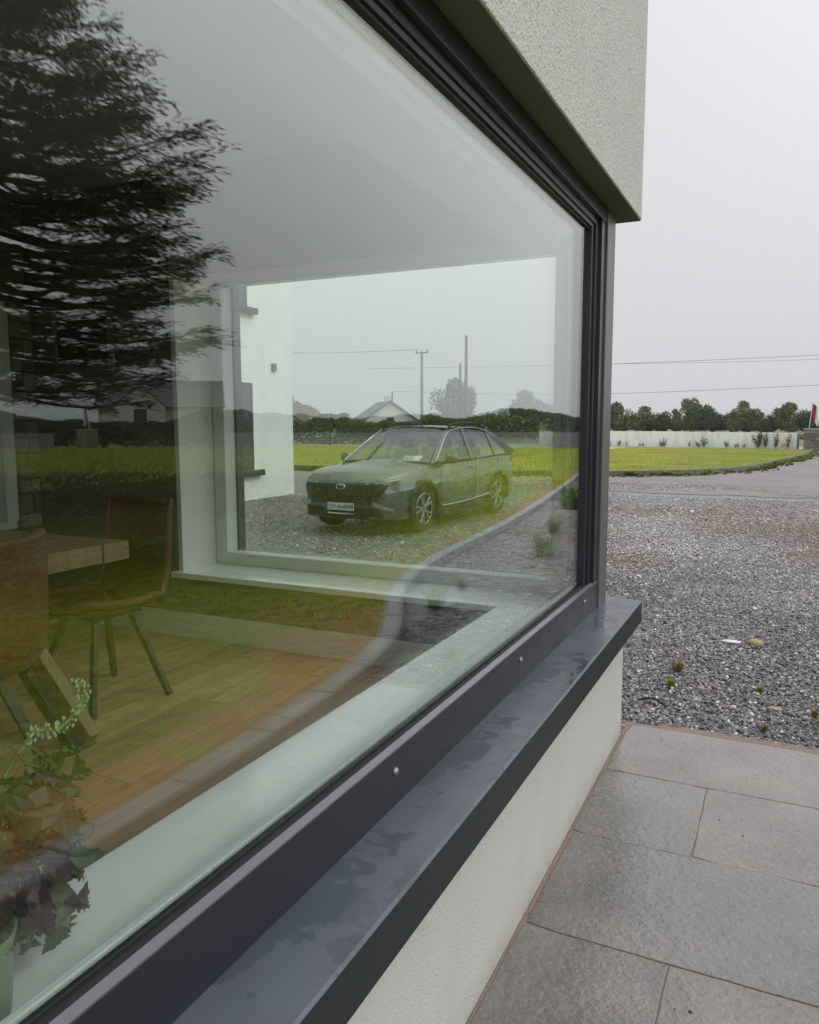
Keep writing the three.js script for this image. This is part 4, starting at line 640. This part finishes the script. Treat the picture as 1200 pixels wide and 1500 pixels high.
  for (const z of [1.345, -1.345]) for (const s of [1, -1]) { const g = new THREE.RingGeometry(0.395, 0.455, 28, 1, -0.25, Math.PI + 0.5).rotateY(Math.PI / 2 * 1); const e = new THREE.TorusGeometry(0.418, 0.030, 6, 30, Math.PI + 0.45).rotateZ(-0.22).rotateY(Math.PI / 2).translate(s * 0.918, 0.37, z); mesh('arch_lip', e, trim, car); }
  // wheels
  const wheelGeo = () => { const ty = new THREE.LatheGeometry([[0.235, -0.10], [0.30, -0.112], [0.345, -0.10], [0.358, -0.06], [0.36, 0], [0.358, 0.06], [0.345, 0.10], [0.30, 0.112], [0.235, 0.10]].map((q) => new THREE.Vector2(...q)), 40).rotateZ(-Math.PI / 2); return flat(ty); };
  const rimGeo = () => { const L = [new THREE.LatheGeometry([[0.05, 0.055], [0.10, 0.05], [0.20, 0.03], [0.232, 0.095], [0.245, 0.10], [0.247, 0.085]].map((q) => new THREE.Vector2(...q)), 40).rotateZ(-Math.PI / 2)]; return L; };
  for (const z of [1.345, -1.345]) for (const s of [1, -1]) {
    const w = new THREE.Group(); w.name = 'wheel'; let k = 0; while (car.children.some((c) => c.name === w.name)) w.name = 'wheel_' + String(++k).padStart(3, '0'); car.add(w); w.position.set(s * 0.80, 0.36, z); w.rotation.y = s > 0 ? 0 : Math.PI;
    mesh('tyre', wheelGeo(), rubber, w); mesh('wheel_dish', flat(new THREE.CylinderGeometry(0.235, 0.235, 0.10, 32).rotateZ(Math.PI / 2)), black, w);
    const sp = []; for (let i = 0; i < 5; i++) for (const o of [-0.20, 0.20]) { const a = i * 1.2566 + 0.3, b = a + o; sp.push(bar(V(0.095, Math.cos(a) * 0.03, Math.sin(a) * 0.03), V(0.10, Math.cos(b) * 0.235, Math.sin(b) * 0.235), 0.03, 0.022, V(1, 0, 0), 0.006)); } sp.push(flat(new THREE.TorusGeometry(0.238, 0.010, 8, 40).rotateY(Math.PI / 2).translate(0.095, 0, 0)), flat(new THREE.CylinderGeometry(0.045, 0.05, 0.03, 16).rotateZ(Math.PI / 2).translate(0.095, 0, 0)));
    mesh('rim', sp, mat([0.55, 0.56, 0.56], 0.3, { metalness: 0.9 }), w);
  }
  // greenhouse
  const grid = (f, n, m) => { const g = new THREE.PlaneGeometry(1, 1, n, m), p = g.attributes.position; for (let i = 0; i < p.count; i++) { const q = f(p.getX(i) + 0.5, p.getY(i) + 0.5); p.setXYZ(i, ...q); } g.computeVertexNormals(); return g; };
  mesh('windscreen', grid((u, v) => { const k = 2 * u - 1; return [k * lerp(0.80, 0.61, v), lerp(1.055, 1.555, v) + 0.03 * (1 - k * k) * (0.3 + 0.7 * v), lerp(1.02, 0.14, v) + 0.11 * (1 - k * k)]; }, 14, 8), M.windscreen, car);
  mesh('rear_window', grid((u, v) => { const k = 1 - 2 * u; return [k * lerp(0.74, 0.58, v), lerp(1.12, 1.50, v), lerp(-2.15, -1.54, v) - 0.05 * (1 - k * k)]; }, 10, 4), M.carGlass, car);
  const roofY = (z) => 1.62 - 0.055 * ((z + 0.35) / 1.0) ** 2 - 0.03 * Math.max(0, -z - 0.9);
  const sideGlass = (s, z0, z1) => grid((u, v) => { const z = lerp(z0, z1, u), yb = 1.045 + 0.035 * (0.9 - z) / 2.6 + 0.01; const top = Math.min(roofY(z) - 0.055, 1.05 + (0.93 - z) * 0.64, 1.12 + (z + 2.06) * 0.72); const y = lerp(yb, Math.max(top, yb + 0.01), v), x = lerp(0.868, 0.645, clamp((y - 1.05) / 0.5)); return [s * x, y, z]; }, 12, 5);
  for (const s of [1, -1]) { mesh('side_window', sideGlass(s, 0.90, -0.30), M.carGlass, car); mesh('side_window', sideGlass(s, -0.38, -1.28), M.carGlass, car); mesh('side_window', sideGlass(s, -1.36, -1.95), M.carGlass, car);
    mesh('pillar', [bar(V(s * 0.835, 1.02, 0.98), V(s * 0.625, 1.56, 0.12), 0.06, 0.05), bar(V(s * 0.872, 1.04, -0.34), V(s * 0.64, 1.58, -0.36), 0.075, 0.03), bar(V(s * 0.872, 1.06, -1.32), V(s * 0.64, 1.56, -1.30), 0.08, 0.03), bar(V(s * 0.85, 1.10, -2.06), V(s * 0.60, 1.50, -1.50), 0.13, 0.10)], paint, car);
    const top = [[0.86, 1.06, 0.93], [0.755, 1.30, 0.56], [0.67, 1.50, 0.22], [0.645, 1.565, -0.1], [0.64, 1.59, -0.5], [0.645, 1.575, -0.95], [0.69, 1.48, -1.42], [0.79, 1.29, -1.78], [0.875, 1.13, -2.04]].map(([x, y, z]) => V(s * (x + 0.012), y, z)); mesh('window_trim', [tube(top, 0.012, 40, 6)], chrome, car);
    mesh('belt_trim', [tube([V(s * 0.885, 1.045, 0.9), V(s * 0.89, 1.06, -0.4), V(s * 0.885, 1.10, -1.9)], 0.010, 20, 6)], black, car);
    mesh('roof_rail', [tube([V(s * 0.60, 1.60, 0.0), V(s * 0.60, 1.655, -0.15), V(s * 0.60, 1.675, -0.7), V(s * 0.60, 1.63, -1.2), V(s * 0.60, 1.56, -1.42)], 0.018, 24, 8)], black, car);
    const mr = mesh('wing_mirror', new RoundedBoxGeometry(0.2, 0.15, 0.12, 3, 0.05).translate(s * 1.02, 1.10, 0.68), paint, car); mesh('mirror_arm', bar(V(s * 0.87, 1.04, 0.66), V(s * 0.98, 1.06, 0.67), 0.06, 0.04), black, car);
    mesh('door_handle', [bar(V(s * 0.925, 0.94, -0.12), V(s * 0.925, 0.945, -0.32), 0.02, 0.03, V(0, 1, 0), 0.008)], chrome, car); mesh('door_handle', [bar(V(s * 0.927, 0.965, -1.05), V(s * 0.927, 0.97, -1.25), 0.02, 0.03, V(0, 1, 0), 0.008)], chrome, car);
    mesh('door_seam', [tube([V(s * 0.93, 1.03, 0.86), V(s * 0.934, 0.7, 0.88), V(s * 0.926, 0.36, 0.84)], 0.005, 8, 4), tube([V(s * 0.925, 1.05, -0.36), V(s * 0.932, 0.7, -0.36), V(s * 0.926, 0.34, -0.36)], 0.005, 8, 4), tube([V(s * 0.93, 1.07, -1.3), V(s * 0.936, 0.8, -1.2), V(s * 0.928, 0.55, -0.95), V(s * 0.926, 0.34, -0.9)], 0.005, 8, 4)], black, car);
    mesh('sill_trim', [tube([V(s * 0.938, 0.36, 0.85), V(s * 0.945, 0.37, 0), V(s * 0.938, 0.42, -0.9)], 0.014, 10, 6)], chrome, car);
    // headlight strips and lower lamp
    mesh('headlight', [bar(V(s * 0.44, 0.785, 2.225), V(s * 0.63, 0.80, 2.175), 0.025, 0.026, V(0, 1, 0), 0.008), bar(V(s * 0.645, 0.803, 2.17), V(s * 0.84, 0.845, 1.955), 0.025, 0.026, V(0, 1, 0), 0.008)], lens, car);
    mesh('tail_lamp', [bar(V(s * 0.55, 0.95, -2.25), V(s * 0.86, 0.97, -2.08), 0.04, 0.10, V(0, 1, 0), 0.015)], mat([0.25, 0.01, 0.01], 0.2), car);
  }
  mesh('roof', grid((u, v) => { const k = 2 * u - 1, z = lerp(0.16, -1.60, v); return [k * (v > 0.9 ? 0.60 : 0.645), roofY(z) + 0.03 * (1 - k * k) - 0.02, z]; }, 14, 14), paint, car);
  mesh('roof_lining', grid((u, v) => { const k = 1 - 2 * u, z = lerp(0.12, -1.55, v); return [k * 0.62, roofY(z) - 0.06, z]; }, 4, 8), seatM, car);
  mesh('spoiler', [new RoundedBoxGeometry(1.16, 0.03, 0.24, 2, 0.012).translate(0, 1.50, -1.64)], paint, car);
  mesh('dashboard', [box(-0.78, 0.78, 0.9, 1.07, 0.55, 0.98, 0.03)], seatM, car);
  mesh('paper_sheet', [grid((u, v) => [lerp(0.30, 0.64, u), lerp(1.078, 1.15, v), lerp(1.0, 0.88, v) + 0.05], 2, 2)], mat([0.75, 0.76, 0.74], 0.8), car);
  for (const [x, z] of [[0.37, -0.2], [-0.37, -0.2], [0.37, -1.15], [-0.37, -1.15]]) mesh('seat', [new RoundedBoxGeometry(0.48, 0.62, 0.13, 2, 0.05).rotateX(-0.2).translate(x, 0.92, z), new RoundedBoxGeometry(0.26, 0.17, 0.09, 2, 0.04).rotateX(-0.15).translate(x, 1.31, z - 0.08)], seatM, car);
  // front: grille, badge, number plate, bumper line
  const noseZ = (x) => { const T = [[0, 2.25], [0.42, 2.25], [0.58, 2.225], [0.72, 2.15], [0.83, 2.0], [0.895, 1.8], [0.92, 1.6]]; x = Math.abs(x); for (let i = 1; i < T.length; i++) if (x <= T[i][0]) return lerp(T[i - 1][1], T[i][1], (x - T[i - 1][0]) / (T[i][0] - T[i - 1][0])); return 1.6; };
  const front = (x, y, o) => noseZ(x) + o - 0.25 * Math.max(0, y - 0.70) - 0.12 * Math.max(0, 0.40 - y);
  const skin = (x0, x1, y0, y1, o) => grid((u, v) => { const k = 2 * u - 1, x = k * lerp(x0, x1, v), y = lerp(y0, y1, v); return [x, y, front(x, y, o)]; }, 30, 8);
  mesh('grille', skin(0.60, 0.76, 0.49, 0.775, 0.014), black, car);
  for (const s of [1, -1]) mesh('lower_lamp', grid((u, v) => { const x = s * lerp(0.55, 0.80, u), y = lerp(0.50, 0.405, u) + (v - 0.5) * 0.075 * (1 - 0.45 * u); return [x, y, front(x, y, 0.022)]; }, 10, 3), mat([0.36, 0.37, 0.37], 0.35, { metalness: 0.4 }), car);
  mesh('bumper_inset', skin(0.70, 0.64, 0.27, 0.43, 0.012), trim, car);
  { const d = []; for (let i = 0; i < 19; i++) for (let j = 0; j < 5; j++) { const x = -0.66 + i * 0.0733 + (j % 2) * 0.0366, y = 0.535 + j * 0.05; if (Math.abs(x) < 0.11 && j > 2) continue; d.push(flat(new THREE.OctahedronGeometry(0.019).scale(1, 0.8, 0.35).rotateY(Math.sign(x) * Math.max(0, Math.abs(x) - 0.4) * 1.6).translate(x, y, front(x, y, 0.016)))); } mesh('grille_studs', d, mat([0.10, 0.10, 0.105], 0.35, { metalness: 1 }), car); }
  mesh('badge', [new THREE.TorusGeometry(0.055, 0.010, 8, 28).scale(1.35, 0.75, 1).translate(0, 0.735, 2.255), new THREE.CylinderGeometry(0.06, 0.06, 0.008, 28).rotateX(Math.PI / 2).scale(1.1, 0.6, 1).translate(0, 0.735, 2.247)], chrome, car);
  mesh('bumper_bar', [tube([V(-0.6, 0.345, 2.16), V(0, 0.335, 2.265), V(0.6, 0.345, 2.16)], 0.018, 16, 6)], chrome, car);
  const cv = document.createElement('canvas'); cv.width = 512; cv.height = 112; const cx = cv.getContext('2d'); cx.fillStyle = '#e9ebe4'; cx.fillRect(0, 0, 512, 112); cx.fillStyle = '#1d3f96'; cx.fillRect(0, 0, 44, 112); cx.fillStyle = '#0a0a0a'; cx.font = 'bold 86px sans-serif'; cx.textBaseline = 'middle'; cx.textAlign = 'center'; cx.fillText('231-G-4699', 278, 60, 440);
  const pt = new THREE.CanvasTexture(cv); pt.colorSpace = THREE.SRGBColorSpace; const plateM = mat([1, 1, 1], 0.5, { map: pt });
  mesh('number_plate', new THREE.BoxGeometry(0.52, 0.11, 0.012).translate(0, 0.445, 2.285), [black, black, black, black, plateM, black], car);
}
// ---------------------------------------------------------------- furniture inside
function chairShell() { // bucket seat: side profile swept across, edges curled forward
  const prof = [[0.235, 0.445], [0.20, 0.435], [0.05, 0.415], [-0.10, 0.41], [-0.19, 0.435], [-0.235, 0.50], [-0.26, 0.60], [-0.275, 0.72], [-0.285, 0.80], [-0.30, 0.865]];
  const c = new THREE.CatmullRomCurve3(prof.map(([z, y]) => V(0, y, z))), n = 26, m = 14, g = [];
  for (const [off, flip] of [[0, 0], [0.024, 1]]) {
    const pg = new THREE.PlaneGeometry(1, 1, m, n), p = pg.attributes.position;
    for (let i = 0; i < p.count; i++) { const u = p.getX(i) * 2, v = p.getY(i) + 0.5, q = c.getPointAt(v), t = c.getTangentAt(v), nx = V(0, t.z, -t.y).normalize(); const hw = lerp(0.235, 0.215, v) * (v > 0.9 ? 1 - 0.25 * (v - 0.9) : 1), curl = Math.pow(Math.abs(u), 2.6) * lerp(0.05, 0.075, v);
      const bend = v > 0.5 ? 1 : 0; p.setXYZ(i, u * hw, q.y + (v < 0.45 ? curl : 0.35 * curl) + (v > 0.94 ? -0.012 * u * u : 0) + (-nx.y) * off * -1, q.z + (v > 0.35 ? curl * 0.9 * sstep(0.3, 0.55, v) : 0) - nx.z * off * -1); }
    pg.computeVertexNormals(); g.push(flat(pg));
  }
  // piping round the rim closes the gap
  const rim = []; const rd = (u, v) => { const q = c.getPointAt(v), hw = lerp(0.235, 0.215, v) * (v > 0.9 ? 1 - 0.25 * (v - 0.9) : 1), curl = Math.pow(Math.abs(u), 2.6) * lerp(0.05, 0.075, v); return V(u * hw, q.y + (v < 0.45 ? curl : 0.35 * curl) + (v > 0.94 ? -0.012 * u * u : 0), q.z + (v > 0.35 ? curl * 0.9 * sstep(0.3, 0.55, v) : 0)); };
  for (let i = 0; i <= 16; i++) rim.push(rd(1, i / 16)); for (let i = 1; i < 8; i++) rim.push(rd(1 - i / 4, 1)); for (let i = 16; i >= 0; i--) rim.push(rd(-1, i / 16)); for (let i = 1; i < 8; i++) rim.push(rd(-1 + i / 4, 0));
  return [merge(g), tube(rim, 0.017, 90, 8, true)];
}
{
  const [shell, rim] = chairShell();
  const build = (label, pos, turn, feet) => {
    const c = thing('dining_chair', label, 'chair', pos, turn, null);
    mesh('seat_shell', shell, M.leather, c); mesh('seat_piping', rim, M.leather, c); mesh('seat_bracket', box(-0.13, 0.13, 0.385, 0.41, -0.12, 0.13), M.blackMetal, c);
    for (const [x, z] of feet) { const l = mesh('leg', bar(V(x * 0.45, 0.40, z * 0.45), V(x, 0.004, z), 0.034, 0.022, V(0, 0, 1), 0.004), M.blackMetal, c); }
    return c;
  };
  build('tan leather bucket chair at the end of the table, facing left on black legs', [-2.06, 0.335, -2.49], -0.12, [[0.25, -0.16], [-0.20, -0.20], [-0.23, 0.20], [0.22, 0.22]]);
  build('tan leather bucket chair seen from behind at the left edge of the glass', [-1.76, 0.335, -1.58], -Math.PI / 2 - 0.12, [[0.23, -0.2], [-0.23, -0.2], [-0.23, 0.2], [0.23, 0.2]]);
  const t = thing('dining_table', 'thick oak dining table between the two tan chairs', 'table', [-2.3, 0.335, -1.3]);
  for (let i = 0; i < 5; i++) { const z0 = -0.88, z1 = 0.9, g = box(-0.62 + 0.246 * i + 0.0015, -0.62 + 0.246 * (i + 1) - 0.0015, 0.69, 0.765, z0, z1, 0.004), uv = g.attributes.uv; for (let k = 0; k < uv.count; k++) uv.setXY(k, uv.getY(k) + i * 0.37, uv.getX(k) + i * 0.7); mesh('tabletop_board', g, M.table, t); }
  mesh('tabletop_end', box(-0.615, 0.615, 0.69, 0.764, -1.01, -0.882, 0.004), M.table, t);
  for (const z of [-0.72, 0.7]) for (const s of [1, -1]) { mesh('leg', bar(V(s * 0.05, 0.69, z), V(s * 0.66, 0.03, z), 0.12, 0.05, V(0, 0, 1), 0.004), M.table, t); mesh('leg_brace', bar(V(s * 0.0, 0.69, z - 0.0), V(s * 0.64, 0.0, z + 0.005), 0.05, 0.10, V(0, 0, 1), 0.003), M.blackMetal, t); }
  const pic = thing('wall_picture', 'dark square picture in a pale frame on the wall behind the tan chairs', 'picture', [-3.11, 2.05, -3.405]);
  mesh('frame', [box(-0.24, -0.21, -0.17, 0.17, -0.012, 0.012), box(0.21, 0.24, -0.17, 0.17, -0.012, 0.012), box(-0.21, 0.21, 0.14, 0.17, -0.012, 0.012), box(-0.21, 0.21, -0.17, -0.14, -0.012, 0.012)], mat([0.16, 0.15, 0.12], 0.6), pic);
  mesh('picture_canvas', box(-0.21, 0.21, -0.14, 0.14, -0.008, 0.004), mat([0.03, 0.028, 0.03], 0.6), pic);
}
// ---------------------------------------------------------------- leafy plant in a pot on the inner sill
{
  const pot = thing('potted_plant', 'leafy purple green plant in a pale green pot on the inner sill at lower left', 'plant', [-0.315, 0.7225, -0.67]), r = rng(700);
  mesh('pot', flat(new THREE.LatheGeometry([[0, 0], [0.05, 0], [0.056, 0.01], [0.066, 0.12], [0.07, 0.135], [0.064, 0.135], [0.06, 0.12], [0, 0.115]].map((q) => new THREE.Vector2(...q)), 40).translate(0, 0, 0.03)), mat([0.17, 0.24, 0.14], 0.35), pot);
  const leafShape = (teeth, w) => { const s = new THREE.Shape(); s.moveTo(0, 0); const edge = (t) => w * Math.pow(Math.sin(Math.PI * Math.pow(t, 0.75)), 0.9); for (const sd of [1, -1]) { const pts = []; for (let i = 1; i <= teeth * 2; i++) { const t = i / (teeth * 2); pts.push([sd * edge(t) * (i % 2 ? 1.18 : 0.78), t]); } if (sd < 0) pts.reverse(); pts.forEach(([x, y]) => s.lineTo(x, y)); } return s; };
  const leafG = (len, wid, curl, teeth) => { const g0 = new THREE.ShapeGeometry(leafShape(teeth, wid / 2 / 1), 1); let g = g0.toNonIndexed(); // subdivide for a bend
    const P = []; const p = g.attributes.position; for (let i = 0; i < p.count; i += 3) { const a = [0, 1, 2].map((k) => V().fromBufferAttribute(p, i + k)), m = [0, 1, 2].map((k) => a[k].clone().add(a[(k + 1) % 3]).multiplyScalar(0.5)); for (const tr of [[a[0], m[0], m[2]], [m[0], a[1], m[1]], [m[2], m[1], a[2]], [m[0], m[1], m[2]]]) for (const q of tr) P.push(q); }
    const out = []; for (const q of P) { const t = q.y, x = q.x * len; const ang = curl * t; out.push(x, len * (curl ? Math.sin(ang) / curl : t), -len * (curl ? (1 - Math.cos(ang)) / curl : 0) + 0.9 * Math.abs(q.x) * len * 0.4 + 0.006 * Math.sin(q.x * 40 + t * 17)); }
    const o = new THREE.BufferGeometry(); o.setAttribute('position', new THREE.Float32BufferAttribute(out, 3)); o.computeVertexNormals(); o.setAttribute('uv', new THREE.BufferAttribute(new Float32Array(out.length / 3 * 2), 2)); return o; };
  const cols = [mat([0.045, 0.068, 0.022], 0.5), mat([0.062, 0.075, 0.036], 0.55), mat([0.035, 0.014, 0.018], 0.5), mat([0.075, 0.042, 0.018], 0.5), mat([0.07, 0.13, 0.03], 0.5)];
  const kinds = [leafG(0.10, 0.56, 1.3, 7), leafG(0.09, 0.66, 0.9, 6), leafG(0.11, 0.46, 1.7, 9)];
  const stems = [], put = (x, y, z, dir, len, k, c, face = [0.75, 0.25, 0.6]) => { // leaf hanging from (x, y, z) along dir, upper side turned towards face
    const Y = V(...dir).normalize(), F = V(...face).add(V((r() - 0.5) * 0.9, (r() - 0.5) * 0.9, (r() - 0.5) * 0.9)), X = Y.clone().cross(F).normalize(), Z = X.clone().cross(Y).normalize();
    const o = mesh('leaf', kinds[k], cols[c], pot); o.applyMatrix4(new THREE.Matrix4().makeBasis(X, Y, Z).setPosition(x, y, z)); o.scale.setScalar(len / 0.1); };
  const near = [[0.29, -0.06, 1, 4], [0.31, -0.04, 0, 4], [0.33, -0.03, 0, 0], [0.34, -0.09, 1, 0], [0.33, -0.13, 1, 0], [0.29, -0.15, 2, 0], [0.27, -0.10, 1, 1], [0.25, -0.06, 0, 2], [0.24, -0.11, 2, 0], [0.21, -0.08, 0, 3], [0.20, -0.14, 2, 3], [0.17, -0.11, 1, 0], [0.16, -0.05, 2, 3], [0.15, -0.14, 0, 1], [0.14, -0.16, 2, 2], [0.12, -0.10, 0, 2], [0.11, -0.13, 1, 0], [0.10, -0.08, 0, 2], [0.10, -0.15, 2, 2], [0.09, -0.11, 0, 1], [0.08, -0.14, 2, 3]];
  for (const [y, z, k, c] of near) { const x = -0.01 + (r() - 0.5) * 0.05; put(x, y, z, [0.25 * (r() - 0.3), -0.75 - 0.3 * r() + (y > 0.26 ? 0.5 : 0), -0.6 * r() - 0.05], 0.075 + 0.04 * r(), k, c); stems.push(tube([V(0, 0.12, 0), V(x * 0.4, y + 0.05, z * 0.5), V(x, y, z)], 0.0018, 8, 5)); }
  for (let i = 0; i < 84; i++) { const y = 0.10 + 0.24 * r(), z = -0.13 + 0.17 * r(), x = (r() - 0.5) * 0.12; put(x, y, z, [(r() - 0.4) * 1.2, -0.6 + 0.9 * r(), (r() - 0.6) * 1.4], 0.05 + 0.04 * r(), i % 3, [0, 2, 0, 1, 3, 0, 2][i % 7], [0.6, 0.5, 0.6]); }
  mesh('stem', stems, mat([0.10, 0.10, 0.04], 0.6), pot);
  const fl = new THREE.CatmullRomCurve3([V(-0.02, 0.30, -0.04), V(-0.02, 0.372, -0.12), V(-0.02, 0.362, -0.16), V(-0.02, 0.378, -0.195), V(-0.02, 0.405, -0.215), V(-0.02, 0.424, -0.205), V(-0.02, 0.427, -0.195)]);
  const sp = mesh('flower_spike', flat(new THREE.TubeGeometry(fl, 30, 0.003, 6)), mat([0.12, 0.2, 0.05], 0.6), pot), fls = [];
  for (let i = 0; i < 110; i++) { const t = 0.35 + 0.65 * i / 110, p = fl.getPointAt(t), a = i * 2.4, q = 0.010 * (1.15 - t * 0.5), g = new THREE.OctahedronGeometry(0.0026 * (0.8 + 0.5 * r())).scale(1, 1.5, 1).translate(p.x + Math.cos(a) * q, p.y + Math.sin(a) * q, p.z + Math.sin(a * 1.7) * q); fls.push(flat(g)); }
  const fo = mesh('blossom', fls, mat([0.34, 0.39, 0.28], 0.7), sp); fo.userData = { kind: 'stuff' };
}
// ---------------------------------------------------------------- odds and ends on the ground
{
  const r = rng(900), rock = (s) => { const g = BGU.mergeVertices(new THREE.IcosahedronGeometry(1, 2).deleteAttribute('uv').deleteAttribute('normal')), p = g.attributes.position; for (let i = 0; i < p.count; i++) { const f = 0.8 + 0.35 * N1.fbm(p.getX(i) * 0.2 + s, p.getY(i) * 0.2 + p.getZ(i) * 0.13 + 0.5, 8, 3); p.setXYZ(i, p.getX(i) * f, p.getY(i) * f * 0.6, p.getZ(i) * f * 0.8); } g.computeVertexNormals(); return g; };
  const a = mesh('stone', rock(0.1).scale(0.055, 0.05, 0.05), mat([0.38, 0.30, 0.18], 0.8)); a.position.set(0.56, 0, -5.95); tag(a, 'sandy yellow stone lying on the gravel beside a white chip', 'stone');
  const b = mesh('stone', rock(0.4).scale(0.07, 0.022, 0.035), mat([0.72, 0.72, 0.72], 0.7)); b.position.set(0.40, -0.005, -5.93); tag(b, 'flat white chip on the gravel beside the sandy yellow stone', 'stone');
  const c = mesh('stone', rock(0.7).scale(0.042, 0.02, 0.028), mat([0.34, 0.28, 0.24], 0.7)); c.position.set(0.70, -0.01, -4.62); tag(c, 'flat pinkish grey stone on the near gravel below the tiny weed', 'stone');
  const d = mesh('stone', rock(0.9).scale(0.026, 0.018, 0.02), mat([0.34, 0.28, 0.20], 0.7)); d.position.set(0.30, -0.01, -4.80); tag(d, 'small pale brown stone on the gravel near the sill end', 'stone');
  { const im = new THREE.InstancedMesh(rock(0.2), mat([0.05, 0.048, 0.045], 0.9), 46), m4 = new THREE.Matrix4(), q = new THREE.Quaternion(), e = new THREE.Euler(); im.name = 'grit'; tag(im, 'dark specks of grit lying on the wet paving', 'grit', null, 'stuff');
    for (let i = 0; i < 46; i++) { const nearWall = i < 16, x = nearWall ? 0.008 + 0.03 * r() : 0.05 + 1.0 * r(), z = -4.0 + 3.0 * r(), k = 0.0018 + 0.0035 * r() * r(); im.setMatrixAt(i, m4.compose(V(x, 0.001, z), q.setFromEuler(e.set(0, r() * 6, 0)), V(k, k, k))); } im.castShadow = im.receiveShadow = true; scene.add(im); }
  tag(mesh('twig', tube([V(0.0, 0.005, -4.40), V(0.08, 0.02, -4.42), V(0.16, 0.004, -4.36)], 0.006, 14, 6), M.bark), 'thin dark twig lying on gravel at the house corner', 'twig');
}
renderer.render(scene, camera);
